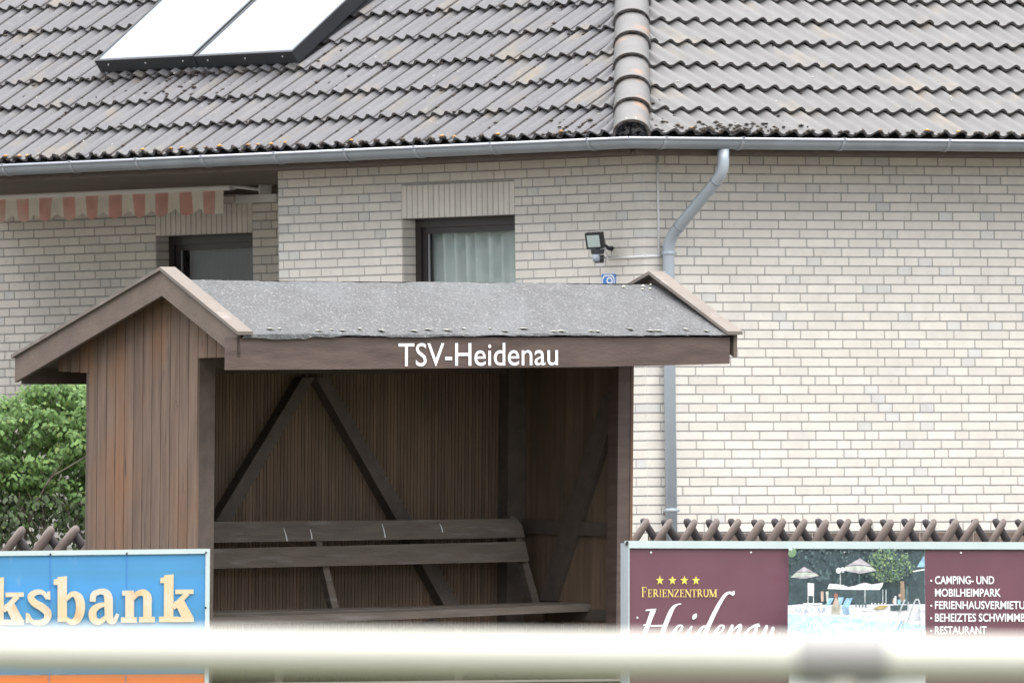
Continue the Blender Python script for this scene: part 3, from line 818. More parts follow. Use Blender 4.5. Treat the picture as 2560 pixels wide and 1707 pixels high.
mb.mesh(pts, [(j * (nu + 1) + i, j * (nu + 1) + i + 1, (j + 1) * (nu + 1) + i + 1, (j + 1) * (nu + 1) + i) for j in range(8) for i in range(nu)], 0, True)
edge = []; h = .02
for i, u in enumerate(us):
    h += random.uniform(-.004, .004); h = max(.006, min(.034 if i < 16 else .020, h))
    if i / nu > .5: h = min(h, .012)
    edge.append(h)
top = [SPt(u, ws[0], felt_z(u, ws[0]) ) for u in us]
low = [SPt(u, ws[0] - .006 + random.uniform(-.004, .004), roofz(u, ws[0], fd(wf)) - e) for u, e in zip(us, edge)]
mb.mesh(top + low, [(i, i + 1, nu + 2 + i, nu + 1 + i) for i in range(nu)], 0, False)
for q in range(24):      # pale lichen cushions near the eave
    u = gLft + .1 + (gRgt - gLft - .2) * (q + random.uniform(-.5, .5)) / 24; w = wf + random.uniform(.01, .06)
    mb.blob(SPt(u, w, roofz(u, w, fd(w)) + .004), random.uniform(.012, .042), random.uniform(.012, .03), .003, 1)
for q in range(5):
    u = gRgt - random.uniform(.06, .35); w = wa - random.uniform(.0, .1); mb.blob(SPt(u, w, roofz(u, w, fd(w)) + .004), .012, .012, .007, 1)
felt = mb.build('felt_covering', [M['felt'], M['lichen_pale']], sh, sh)
# roof boards under the felt
mb = MB(lean)
a_, b_ = gLft + .026, gRgt - .026
for (w0, w1x) in ((wf + .029, wa), (wa, wr - .01)):
    for nb in range(6):
        x0 = w0 + (w1x - w0) * nb / 6; x1 = w0 + (w1x - w0) * (nb + 1) / 6 - .004
        d0, d1 = FD + .012, FD + .032
        mb.box8([SPt(a_, x0, roofz(a_, x0, d1)), SPt(b_, x0, roofz(b_, x0, d1)), SPt(b_, x1, roofz(b_, x1, d1)), SPt(a_, x1, roofz(a_, x1, d1)),
                 SPt(a_, x0, roofz(a_, x0, d0)), SPt(b_, x0, roofz(b_, x0, d0)), SPt(b_, x1, roofz(b_, x1, d0)), SPt(a_, x1, roofz(a_, x1, d0))])
mb.build('roof_boards', M['beam'], sh, sh)
# barge boards and cap boards on both gables
BH = .15
for g_u, sg in ((gLft, 1), (gRgt, -1)):
    th_ = .026 * sg
    for (w0, w1x) in ((wf, wa), (wa, wr)):
        mb = MB(lean)
        e0, e1 = .022, .022 + BH
        lo = .0
        p = [SPt(g_u, w0, roofz(g_u, w0, e1)), SPt(g_u, w1x, roofz(g_u, w1x, e1)), SPt(g_u, w1x, roofz(g_u, w1x, e0)), SPt(g_u, w0, roofz(g_u, w0, e0))]
        mb.prism(p, U * th_)
        mb.build('barge_board', M['wood_rake'], sh, sh)
        mb = MB(lean); cw = .115 * sg; o_ = -.018 * sg
        ww0 = w0 - .03 if w0 == wf else w0; ww1 = w1x + .02 if w1x == wr else w1x
        p = [SPt(g_u + o_, ww0, roofz(g_u, ww0, .021)), SPt(g_u + o_, ww1, roofz(g_u, ww1, .021)), SPt(g_u + o_, ww1, roofz(g_u, ww1, 0)), SPt(g_u + o_, ww0, roofz(g_u, ww0, 0))]
        mb.prism(p, U * cw)
        mb.build('cap_board', M['wood_cap'], sh, sh)
# fascia boards
mb = MB(lean)
zfl = SP.uv(564, 924, -(wf + .0))[1]; zfr = SP.uv(1820, 908, -(wf + .0))[1]
fu0 = SP.uv(564, 890, -wf)[0]; fu1 = SP.uv(1820, 870, -wf)[0]
FZ = [SP.uv(x, y, -wf) for x, y in ((540, 924.6), (850, 923), (970, 921.6), (1420, 917.6), (1640, 913.8), (1840, 908.6))]
def fz(u):
    for (a, za_), (b, zb_) in zip(FZ, FZ[1:]):
        if u <= b or (b, zb_) == FZ[-1]: return za_ + (zb_ - za_) * (u - a) / (b - a)
ft = .026; ft0 = .014
N_ = 24
P_ = []
for i in range(N_ + 1):
    u = fu0 + (fu1 - fu0) * i / N_
    P_.append((SPt(u, wf, fz(u)), SPt(u, wf, roofz(u, wf, .050)), SPt(u, wf + ft, fz(u)), SPt(u, wf + ft, roofz(u, wf, .050))))
for i in range(N_):
    a, b = P_[i], P_[i + 1]
    mb.face([a[0], b[0], b[1], a[1]]); mb.face([a[2], a[3], b[3], b[2]]); mb.face([a[0], a[2], b[2], b[0]]); mb.face([a[1], b[1], b[3], a[3]])
mb.face([P_[0][0], P_[0][1], P_[0][3], P_[0][2]]); mb.face([P_[-1][0], P_[-1][2], P_[-1][3], P_[-1][1]])
fas = mb.build('fascia_board', M['fascia'], sh, sh)
FP = Plane(SP.pt(0, 0, -wf), U, -Wd)
FPl = FP
mb = MB()
put_text(mb, FPl, 'TSV-Heidenau', ((996, 916), (1395, 913), (1395, 855.5), (996, 857.5)), .004, 0, .004)
mb.build('lettering', M['letter'], fas, sh)
mb = MB(lean); mb.hexa(SPt(gLft + .03, wr - .05, roofz(gLft, wr, .185)), U * (gRgt - gLft - .06), Wd * .025, V((0, 0, .11))); mb.build('fascia_board', M['beam'], sh, sh)
# end cladding: vertical boards
zgf = SP.uv(540, 895, 0)[1] ; zgr = G(0).uv(170, 932)[1]
def clad(u_out, sgn, name):
    mb = MB(lean); w = wf + .03; bw = .0905; i = 0
    edges = []
    x = -bw * 6
    while x < wr - .06:
        edges.append((x, x + bw - .006)); x += bw
    for (x0, x1) in edges:
        x0c = max(x0, wf + .03); x1c = min(x1, Wb + .27)
        if x1c - x0c < .01: continue
        inside = x0c >= -.002 and x1c <= Wb + .04
        for (wl, wh) in ((x0c, x1c),):
            if inside: zb = ZG - .1
            elif x1c <= 0.02: zb = zgf
            else: zb = zgr + (x0c - Wb) * .05
            cuts = [wl] + ([wa] if wl < wa < wh else []) + [wh]
            topz = [roofz(u_out, q, FD + .027) for q in cuts]
            if max(topz) <= zb + .01: continue
            pts = [SPt(u_out, wl, zb), SPt(u_out, wh, zb)] + [SPt(u_out, q, max(z, zb + .005)) for q, z in zip(cuts[::-1], topz[::-1])]
            mb.prism(pts, U * (.018 * sgn))
    # backing seen in the grooves
    pts = [SPt(u_out + .010 * sgn, 0, ZG - .1), SPt(u_out + .010 * sgn, Wb, ZG - .1), SPt(u_out + .010 * sgn, Wb, roofz(u_out, Wb, FD + .03)), SPt(u_out + .010 * sgn, wa, roofz(u_out, wa, FD + .03)), SPt(u_out + .010 * sgn, 0, roofz(u_out, 0, FD + .03))]
    mb.face(pts, 1)
    mb.build(name, [M['wood_v'], M['beam']], sh, sh)
clad(-.018, 1, 'side_wall'); clad(uR + .018, -1, 'side_wall')
# inner faces of the side walls (boards seen from inside the shelter)
mb = MB(lean); x = .0
while x < Wb - .01:
    mb.hexa(SPt(uR - .012, x, ZG - .1), U * .010, Wd * min(.0875, Wb - x), V((0, 0, roofz(uR, min(x + .04, Wb), FD + .05) - ZG + .05))); x += .0905
mb.build('inner_lining', M['wood_in'], sh, sh)
# back wall of narrow boards
mb = MB(lean); x = .0
while x < uR - .012:
    w_ = .0262
    zt_ = roofz(x, Wb, FD + .03)
    mb.hexa(SPt(x, Wb, ZG - .1), U * (w_ - .0035), Wd * .012, V((0, 0, zt_ - ZG + .1))); x += w_
mb.face([SPt(0, Wb + .008, ZG - .1), SPt(uR, Wb + .008, ZG - .1), SPt(uR, Wb + .008, roofz(uR, Wb, FD + .03)), SPt(0, Wb + .008, roofz(0, Wb, FD + .03))], 1)
mb.build('back_wall', [M['wood_in'], M['black']], sh, sh)
# posts, plates and braces
def post(u0, u1, w0, w1x, z0, z1, mat, name='post'):
    mb = MB(lean); mb.hexa(SPt(u0, w0, z0), U * (u1 - u0), Wd * (w1x - w0), V((0, 0, z1 - z0))); return mb.build(name, mat, sh, sh)
ztop = SP.uv(540, 893)[1]
post(.002, .118, .002, .10, ZG - .1, ztop, M['beam']); post(uR - .1, uR - .001, .0, .10, ZG - .1, fz(uR) + .1, M['fascia'])
post(uR - .15, uR - .014, Wb - .1, Wb - .001, ZG - .1, roofz(uR, Wb, FD + .05), M['beam']); post(.002, .10, Wb - .1, Wb - .001, ZG - .1, roofz(0, Wb, FD + .05), M['beam'])
mb = MB(lean)
zpl = roofz(0, 0, FD + .15)
mb.hexa(SPt(.12, .01, fz(.5) + .02), U * (uR - .23), Wd * .09, V((0, 0, .10)))
mb.build('wall_plate', M['beam'], sh, sh)
mb = MB(lean); zz = SP.uv(800, 934, -(Wb - .05))[1]
mb.hexa(SPt(.1, Wb - .09, zz), U * (uR - .26), Wd * .089, V((0, 0, .10))); mb.build('wall_plate', M['beam'], sh, sh)
def brace(pl, pts, vec):
    mb = MB(); mb.prism([pl.at(x, y) for x, y in pts], vec); mb.build('brace', M['beam'], sh, sh)
BP = Plane(SP.pt(0, 0, -(Wb - .088)), U, -Wd)
brace(BP, [(757, 943), (540, 1302), (577, 1302), (788, 943)], Wd * .086)
brace(BP, [(790, 943), (993, 1302), (1112, 1515), (1152, 1515), (1032, 1302), (821, 943)], Wd * .0855)
brace(BP, [(905, 1640), (1090, 1545), (1120, 1570), (930, 1660)], Wd * .05)
RP = G(uR - .062)
brace(RP, [(1508, 985), (1345, 1501), (1389, 1501), (1549, 985)], U * .049)
mb = MB(); mb.prism([G(uR - .055).at(*q) for q in ((1306, 1298), (1306, 1333), (1542, 1341), (1542, 1308))], U * .042); mb.build('rail', M['beam'], sh, sh)
mb = MB(); mb.prism([G(uR - .055).at(*q) for q in ((1400, 1521), (1400, 1549), (1542, 1551), (1542, 1523))], U * .042); mb.build('rail', M['beam'], sh, sh)

# ------------------------------------------------------------------ bench
bp_ = SPt(.6, .6, ZG)
bn = thing('bench', bp_, 'long grey brown wooden bench with two back planks inside the shelter', 'bench')
def plank(pl, pts, vec, name, mat=None):
    mb = MB(); mb.prism([pl.at(x, y) for x, y in pts], vec); return mb.build(name, mat or M['bench'], bn, bn)
def extl(a, b, x):   # extend a line to x
    return (x, a[1] + (b[1] - a[1]) * (x - a[0]) / (b[0] - a[0]))
B1 = Plane(SP.pt(0, 0, -.80), U, -Wd); B2 = Plane(SP.pt(0, 0, -.775), U, -Wd)
plank(B1, [extl((530, 1303), (1293, 1296), 440), (900, 1301), (1293, 1296), (1306, 1316), (1313, 1343), extl((530, 1356), (1313, 1343), 440)], Wd * .035, 'back_plank')
pk = plank(B2, [extl((530, 1371), (1313, 1353), 440), (1313, 1353), (1323, 1398), (1318, 1403), extl((530, 1421), (1318, 1403), 440)], Wd * .035, 'back_plank')
def seatpl(py_t, py_b, xr, w, name):
    pl = Plane(SP.pt(0, 0, -w), U, -Wd)
    return pl
SF = Plane(SP.pt(0, 0, -.36), U, -Wd); SRr = Plane(SP.pt(0, 0, -.545), U, -Wd); SR2 = Plane(SP.pt(0, 0, -.56), U, -Wd); SR3 = Plane(SP.pt(0, 0, -.74), U, -Wd)
for (pf, pr_, tf, tr_, thick) in ((SF, SRr, ((530, 1543), (1000, 1529), (1486, 1508)), ((530, 1536), (1000, 1524), (1440, 1505.5)), .045),
                                  (SR2, SR3, ((530, 1532), (1000, 1521), (1436, 1505)), ((530, 1526), (1000, 1516), (1390, 1503)), .04)):
    mb = MB()
    f_ = [pf.at(*extl(tf[0], tf[1], 430))] + [pf.at(*q) for q in tf]; r_ = [pr_.at(*extl(tr_[0], tr_[1], 360))] + [pr_.at(*q) for q in tr_]
    dz = V((0, 0, -thick))
    for i in range(3): mb.box8([f_[i] + dz, f_[i + 1] + dz, r_[i + 1] + dz, r_[i] + dz, f_[i], f_[i + 1], r_[i + 1], r_[i]])
    mb.build('seat_plank', M['bench'], bn, bn)
for (x0, x1, y0, y1) in ((806, 845, 1405, 1524), (1302, 1345, 1385, 1504)):
    pl = Plane(SP.pt(0, 0, -.815), U, -Wd)
    plank(pl, [(x0 - 28, y0 - 95), (x0 - 14, y0 - 95), (x0 + 13, y0), (x1 + 6, y1 + 6), (x1 - 12, y1 + 6), (x0 - 2, y0)], Wd * .05, 'back_support')
for x0 in (640, 1090, 1400):
    s_, z_ = SP.uv(x0, 1560, -.6); mb = MB(); mb.hexa(SPt(s_, .42, ZG - .1), U * .06, Wd * .3, V((0, 0, z_ - ZG - .03 + .1))); mb.build('leg', M['bench'], bn, bn)
for (x0, y0, x1, y1) in ((709, 1319, 718, 1352), (775, 1322, 780, 1347), (955, 1309, 963, 1343), (1099, 1308, 1107, 1330)):
    mb = MB(); stroke(mb, B1, [(x0, y0, 0.9), ((x0 + x1) / 2 + 1, (y0 + y1) / 2, 2.2), (x1, y1, 2.6)], .002)
    mb.build('dropping_streak', M['screw'], bn, bn)

# ------------------------------------------------------------------ lattice fences
def lath_mesh(name, mat, r, L_, seed):
    random.seed(seed); mb = MB(); n = 10
    pth = []; rs = []
    for i in range(12):
        z = -L_ + (L_ - .035) * i / 11; pth.append(V((random.uniform(-.002, .002), 0, z))); rs.append(r * random.uniform(.96, 1.04))
    pth.append(V((0, 0, -.010))); rs.append(r * .80); pth.append(V((.003, 0, 0))); rs.append(r * .45)
    mb.tube(pth, rs, n)
    for i, p_ in enumerate(mb.v):
        if p_.y > .3 * r: p_.y = .3 * r
    me_o = mb.build(name, mat); return me_o
def fence(label, plane, fronts, rears, ang, r):
    o0 = plane.at(*fronts[len(fronts) // 2]); zg = ground_z(o0.y)
    f = thing('lattice_fence', (o0.x, o0.y, zg), label, 'fence')
    rot0 = math.atan2(plane.a.y, plane.a.x)
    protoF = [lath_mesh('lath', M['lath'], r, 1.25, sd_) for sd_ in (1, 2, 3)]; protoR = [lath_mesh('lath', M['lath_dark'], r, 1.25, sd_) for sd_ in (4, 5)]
    usedp = set()
    random.seed(5)
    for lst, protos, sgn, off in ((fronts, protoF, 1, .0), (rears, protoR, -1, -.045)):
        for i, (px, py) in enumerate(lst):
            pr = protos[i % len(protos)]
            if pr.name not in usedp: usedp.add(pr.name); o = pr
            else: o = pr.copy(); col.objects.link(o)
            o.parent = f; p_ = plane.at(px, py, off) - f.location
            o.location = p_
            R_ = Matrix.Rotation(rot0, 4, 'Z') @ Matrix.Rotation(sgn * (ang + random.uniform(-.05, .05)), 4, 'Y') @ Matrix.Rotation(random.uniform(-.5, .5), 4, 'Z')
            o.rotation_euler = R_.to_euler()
    s0 = plane.uv(*fronts[0])[0] - .3; s1 = plane.uv(*fronts[-1])[0] + .3
    for dz in (.22, .82):
        mb = MB(); zt = o0.z - dz
        mb.tube([plane.pt(s0, zt, -.085), plane.pt(s1, zt, -.085)], .035, 10); mb.build('rail', M['lath_dark'], f, f)
    for s_ in (s0 + .1, (s0 + s1) / 2, s1 - .1):
        mb = MB(); mb.tube([plane.pt(s_, zg - .2, -.155), plane.pt(s_, o0.z - .12, -.155)], .045, 10); mb.build('post', M['lath_dark'], f, f)
FR = Plane(at_depth(1900, 1300, 132.0), V((cos(radians(30)), sin(radians(30)), 0)), V((sin(radians(30)), -cos(radians(30)), 0)))
fx = [1619, 1677, 1738.5, 1794, 1849, 1907, 1960, 2014, 2067.6, 2123, 2177, 2230, 2284, 2337, 2393, 2443, 2511, 2566, 2622]
rx = [1604, 1657, 1713.6, 1769, 1824, 1882, 1933, 1987, 2042, 2096, 2151, 2203, 2257, 2310, 2378, 2431, 2485, 2540, 2596]
fence('crossed lath fence in front of the brick wall, above the maroon sign', FR, [(x, 1298 + (i % 3)) for i, x in enumerate(fx)], [(x, 1297 + (i % 2) * 2) for i, x in enumerate(rx)], radians(36), .027)
FLp = Plane(at_depth(130, 1318, 130.0), V((cos(radians(8)), sin(radians(8)), 0)), V((sin(radians(8)), -cos(radians(8)), 0)))
fence('crossed lath fence below the green shrub, above the blue sign', FLp, [(x, 1320 - i) for i, x in enumerate((-90, -12, 59, 132, 195, 262, 330))], [(x, 1332 - i) for i, x in enumerate((-112, -40, 33, 112, 178, 240, 310))], radians(37), .030)
random.seed(21)

# ------------------------------------------------------------------ shrub
hc = at_depth(95, 1140, 137.5)
zg = ground_z(hc.y)
shr = thing('shrub', (hc.x, hc.y, zg), 'leafy green shrub between the shelter and the cream brick wall', 'shrub')
stem = MB(); leaf = MB()
def branch(p, d, L_, r, lvl):
    pth = [p]; rs = [r]
    for i in range(5):
        d = (d + V((random.uniform(-.22, .22), random.uniform(-.22, .22), random.uniform(-.08, .16)))).normalized()
        p = p + d * (L_ / 5); pth.append(p); rs.append(r * (1 - .13 * (i + 1)))
    stem.tube(pth, rs, 7)
    if lvl: 
        for k in range(3): branch(pth[random.randint(2, 5)], (d + V((random.uniform(-.8, .8), random.uniform(-.8, .8), random.uniform(-.1, .5)))).normalized(), L_ * .6, r * .5, lvl - 1)
for bx in (-.55, -.25, .02, .10, .35, .7):
    branch(V((hc.x + bx, hc.y + random.uniform(-.15, .15), zg)), V((random.uniform(-.2, .2), -.05, 1)), 1.0, random.uniform(.014, .024), 2)
def add_leaf(c, n_, s, m=0):
    ref = V((random.uniform(-.6, .6), random.uniform(-.6, .6), -1)).normalized()
    tdir = (ref - n_ * ref.dot(n_)).normalized(); sd_ = n_.cross(tdir)
    l, w_ = s, s * .72; b = len(leaf.v)
    dn = n_ * (-.22 * w_)
    leaf.v += [c, c + tdir * l * .38 + sd_ * w_ * .5 + dn, c + tdir * l * .75 + sd_ * w_ * .3 + dn * .8, c + tdir * l - n_ * .2 * l, c + tdir * l * .75 - sd_ * w_ * .3 + dn * .8, c + tdir * l * .38 - sd_ * w_ * .5 + dn, c + tdir * l * .5]
    for f_ in ((0, 1, 6), (1, 2, 6), (2, 3, 6), (3, 4, 6), (4, 5, 6), (5, 0, 6)): leaf.f.append(tuple(b + i for i in f_)); leaf.mi.append(m); leaf.sm.append(True)
def topz(px):   # outline of the crown top
    pts_ = [(-300, 1010), (-60, 985), (0, 995), (25, 985), (50, 966), (95, 956), (150, 953), (185, 950), (240, 958), (400, 985)]
    for (a, ya), (b, yb) in zip(pts_, pts_[1:]):
        if a <= px <= b: return ya + (yb - ya) * (px - a) / (b - a)
    return 1000
clumps = []
for q in range(760):
    px = random.uniform(-240, 320); y0 = topz(px)
    py = y0 + 12 + random.random() * 345
    dy = random.uniform(-.40, .45)
    if py - y0 < 60: dy = random.uniform(-.15, .35)
    clumps.append((px, py, dy))
for (px, py, dy) in clumps:
    c = at_depth(px, py, hc.y + dy); rad = random.uniform(.05, .10)
    k = 30 if py < 1250 else 15
    for i in range(k):
        d = V((random.gauss(0, 1), random.gauss(0, 1) - .5, random.gauss(0, .8) + .35)).normalized()
        p_ = c + V((d.x * rad, d.y * rad, d.z * rad * .7))
        nn = (d + V((random.uniform(-.5, .5), random.uniform(-.8, .2), random.uniform(0, .8)))).normalized()
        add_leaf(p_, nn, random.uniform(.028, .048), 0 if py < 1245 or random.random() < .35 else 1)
for q in range(1100):
    px = random.uniform(-250, 330); py = random.uniform(1235, 1420)
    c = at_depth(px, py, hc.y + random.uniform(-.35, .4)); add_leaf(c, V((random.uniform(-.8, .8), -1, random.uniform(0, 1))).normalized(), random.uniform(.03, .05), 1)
stem.build('stem', M['bark'], shr, shr)
leaf.build('foliage', [M['leaf'], M['leaf_low']], shr, shr)

# tree standing out of frame to the left; the window pane mirrors it
tr_ = thing('tree', (-24, 152.5, ground_z(152)), 'broad green tree left of the house, mirrored in the window pane', 'tree')
mb = MB(); tb = V((-24, 152.5, ground_z(152)))
mb.tube([tb, tb + V((.1, 0, 2)), tb + V((-.1, .1, 4.5)), tb + V((.1, 0, 8))], [.3, .24, .18, .08], 12)
for q in range(9):
    a = random.uniform(0, 2 * pi); z = random.uniform(2.5, 6); mb.tube([tb + V((0, 0, z)), tb + V((cos(a) * 1.3, sin(a) * 1.3, z + .9)), tb + V((cos(a) * 2.5, sin(a) * 2.5, z + 1.5))], [.1, .06, .03], 8)
mb.build('trunk', M['bark'], tr_, tr_)
leaf = MB()
for q in range(330):
    a = random.uniform(0, 2 * pi); z = random.uniform(1.2, 9); R_ = 3.6 * (1 - abs((z - 4.5) / 6) ** 2) ** .5
    c = tb + V((cos(a), sin(a), 0)) * R_ * random.uniform(.4, 1) + V((0, 0, z))
    for k in range(55):
        d = V((random.gauss(0, 1), random.gauss(0, 1), random.gauss(0, 1))).normalized()
        add_leaf(c + d * random.uniform(.2, .7), (d + V((0, 0, .4))).normalized(), random.uniform(.10, .17))
leaf.build('crown', M['treeleaf'], tr_, tr_)

# ------------------------------------------------------------------ signs along the pitch
def post_down(root, p, r=.03, name='post'):
    mb = MB(); mb.tube([V((p.x, p.y, ground_z(p.y) - .1)), p], r, 10); mb.build(name, M['alu_side'], root, root)
# blue sign
YB = radians(3)
BPl = Plane(at_depth(520, 1380, 117.0), V((cos(YB), sin(YB), 0)), V((sin(YB), -cos(YB), 0)))
bs = thing('banner_sign', BPl.at(-300, 1800, -.02), 'blue and orange advertising board with cream lettering, left of the shelter opening', 'sign')
BPo = BPl.o
dT = BPl.at
def quadprism(pl, pts, th, out=0.0): 
    mb = MB(); mb.prism([pl.at(x, y, out) for x, y in pts], -pl.n * th); return mb
X0 = -620
quadprism(BPl, [(X0, 1396), (514, 1382), (511, 1683), (X0, 1690)], .02, -.004).build('blue_panel', M['blue'], bs, bs)
quadprism(BPl, [(X0, 1691), (511, 1684), (510, 1830), (X0, 1835)], .02, -.004).build('orange_panel', M['orange'], bs, bs)
mb = MB()
mb.prism([BPl.at(x, y, .006) for x, y in ((X0, 1384), (525, 1371), (525, 1383), (X0, 1396))], -BPl.n * .035)
mb.prism([BPl.at(x, y, .0065) for x, y in ((514, 1383), (525, 1383.2), (521, 1832), (510, 1832))], -BPl.n * .035)
fr_b = mb.build('frame', M['alu'], bs, bs)
for x in (125, 316, -70, -260):
    quadprism(BPl, [(x, 1389), (x + 1.6, 1389), (x - 2.2, 1830), (x - 3.8, 1830)], .004, -.0008).build('panel_seam', M['enamel'], bs, bs)
for x, y in ((126, 1385), (317, 1383), (515, 1381), (514, 1518), (-60, 1388)): 
    mb = MB(); p_ = BPl.at(x, y, .006); mb.tube([p_, p_ + BPl.n * .004], .006, 8)
    mb.build('rivet', M['black'], fr_b, bs)
for px in (-480, -60, 470):
    p_ = BPl.at(px, 1400, -.06); post_down(bs, p_)
def C6(x, y): return (x / 2.6133, 1107 + y / 2.6133)
mb = MB(); lo_ = [.004]
def S6(pts, smoothline=True, n=8):
    lo_[0] += .00035
    stroke(mb, BPl, [(*C6(x, y), w / 2.6133) for x, y, w in pts], lo_[0], 0, n, smoothline)
def R6(pts):
    lo_[0] += .00035; flat(mb, BPl, [C6(x, y) for x, y in pts], lo_[0])
def letter_k(dx, dy):
    R6([(1072 + dx, 862 + dy), (1135 + dx, 856 + dy), (1133 + dx, 1140 + dy), (1070 + dx, 1140 + dy)]); R6([(1047 + dx, 882 + dy), (1080 + dx, 872 + dy), (1080 + dx, 914 + dy), (1047 + dx, 914 + dy)])
    R6([(1038 + dx, 1132 + dy), (1165 + dx, 1132 + dy), (1165 + dx, 1168 + dy), (1038 + dx, 1168 + dy)])
    R6([(1145 + dx, 956 + dy), (1265 + dx, 955 + dy), (1265 + dx, 985 + dy), (1145 + dx, 986 + dy)])
    S6([(1130 + dx, 1075 + dy, 34), (1225 + dx, 980 + dy, 34)], False); S6([(1165 + dx, 1022 + dy, 62), (1228 + dx, 1145 + dy, 70)], False)
    R6([(1150 + dx, 1134 + dy), (1266 + dx, 1133 + dy), (1266 + dx, 1167 + dy), (1150 + dx, 1168 + dy)])
letter_k(0, 0); letter_k(-1109, 19)
# n
R6([(818, 962), (876, 962), (876, 1140), (818, 1140)]); R6([(798, 964), (830, 962), (830, 996), (798, 996)]); R6([(790, 1136), (895, 1136), (895, 1172), (790, 1172)])
S6([(868, 1015, 26), (900, 982, 36), (940, 978, 46), (962, 1005, 56), (963, 1060, 56), (963, 1145, 56)]); R6([(908, 1134), (1012, 1133), (1012, 1169), (908, 1170)])
# a
S6([(606, 1035, 40), (612, 990, 40), (650, 970, 36), (690, 975, 46), (708, 1010, 56), (710, 1080, 56), (716, 1145, 52), (745, 1160, 34), (770, 1115, 22)])
S6([(705, 1052, 26), (650, 1060, 36), (608, 1095, 50), (610, 1145, 50), (650, 1165, 36), (700, 1130, 26)])
# b
R6([(376, 874), (438, 868), (438, 1165), (376, 1165)]); R6([(350, 890), (385, 882), (385, 926), (350, 926)])
S6([(430, 1020, 26), (475, 985, 36), (515, 1010, 56), (526, 1075, 60), (510, 1140, 54), (470, 1168, 36), (425, 1140, 26)])
# s
S6([(312, 1015, 26), (280, 976, 30), (235, 974, 36), (202, 1000, 44), (222, 1040, 48), (275, 1072, 52), (312, 1110, 50), (300, 1156, 42), (250, 1172, 34), (205, 1160, 28), (182, 1118, 24)])
R6([(308, 970), (328, 966), (330, 1022), (312, 1022)]); R6([(168, 1108), (188, 1108), (186, 1172), (168, 1174)])
# l, o, V continue the word out of frame
R6([(-165, 888), (-100, 884), (-100, 1195), (-165, 1195)]); S6([(-290, 995, 40), (-350, 1030, 58), (-350, 1150, 58), (-290, 1190, 40), (-228, 1150, 58), (-228, 1030, 58), (-290, 995, 40)])
S6([(-690, 890, 70), (-590, 1190, 60)], False); S6([(-590, 1190, 40), (-490, 890, 40)], False)
mb.build('lettering', M['cream_letter'], bs, bs)

# maroon sign
YM = radians(25)
MP = Plane(at_depth(1573, 1400, 116.5), V((cos(YM), sin(YM), 0)), V((sin(YM), -cos(YM), 0)))
ms = thing('banner_sign', MP.at(2200, 1810, -.02), 'maroon holiday resort board with a pool photograph and white lettering, right of the shelter', 'sign')
X1 = 2840
def T(y, x): return y + .0033 * (x - 1573)
quadprism(MP, [(1574, 1369), (1971.5, T(1369, 1971)), (1971.5, 1800), (1574, 1800)], .02, -.004).build('left_panel', M['maroon'], ms, ms)
quadprism(MP, [(2312.5, T(1369, 2312)), (X1, T(1369, X1)), (X1, 1800), (2315, 1800)], .02, -.004).build('right_panel', M['maroon'], ms, ms)
mb = MB()
mb.prism([MP.at(x, y, .010) for x, y in ((1571, 1351), (X1 + 10, T(1351, X1)), (X1 + 10, T(1369.5, X1)), (1571, 1369.5))], -MP.n * .05)
mb.prism([MP.at(x, y, .010) for x, y in ((1571, 1800), (X1 + 10, 1800), (X1 + 10, 1818), (1571, 1818))], -MP.n * .05)
mb.prism([MP.at(x, y, .006) for x, y in ((X1, T(1370, X1)), (X1 + 10, T(1370, X1)), (X1 + 10, 1800), (X1, 1800))], -MP.n * .05)
mb.prism([MP.at(x, y, .0095) for x, y in ((1571, 1370), (1573.7, 1370), (1573.7, 1800), (1571, 1800))], -MP.n * .049)
frm = mb.build('frame', M['alu'], ms, ms)
mb = MB(); mb.prism([MP.at(x, y, .008) for x, y in ((1560, 1357), (1570.6, 1357), (1570.6, 1815), (1560, 1815))], -MP.n * .045); mb.build('side_rail', M['alu_side'], ms, ms)
mb = MB(); mb.hexa(MP.at(1564, 1362, .012), MP.a * .016, MP.n * .004, V((0, 0, .022))); mb.build('end_cap', M['black'], ms, ms)
for x, y in ((1627, 1380), (1877, 1380), (2111, 1379), (2402, 1381), (1593, 1543), (2650, 1384)):
    mb = MB(); p_ = MP.at(x, y, -.004); mb.tube([p_, p_ + MP.n * .004], .0055, 8)
    mb.build('rivet', M['print_white'], ms, ms)
for px in (1640, 2140, 2760): post_down(ms, MP.at(px, 1380, -.07), .03)
# stars
lo = .0005
for cx, cy in ((2090, 897), (2172, 897), (2250, 897), (2326, 897)):
    x, y = 850 + cx / 2.6133, 1107 + cy / 2.6133
    mb = MB(); c0 = MP.at(x, y, lo); ring_ = []
    for k in range(10):
        a = -pi / 2 + pi * k / 5; r = 12.2 if k % 2 == 0 else 5.0
        ring_.append(MP.at(x + cos(a) * r * .86, y + sin(a) * r, lo))
    for k in range(10): mb.face([c0, ring_[k], ring_[(k + 1) % 10]])
    mb.build('star', M['yellow'], ms, ms)
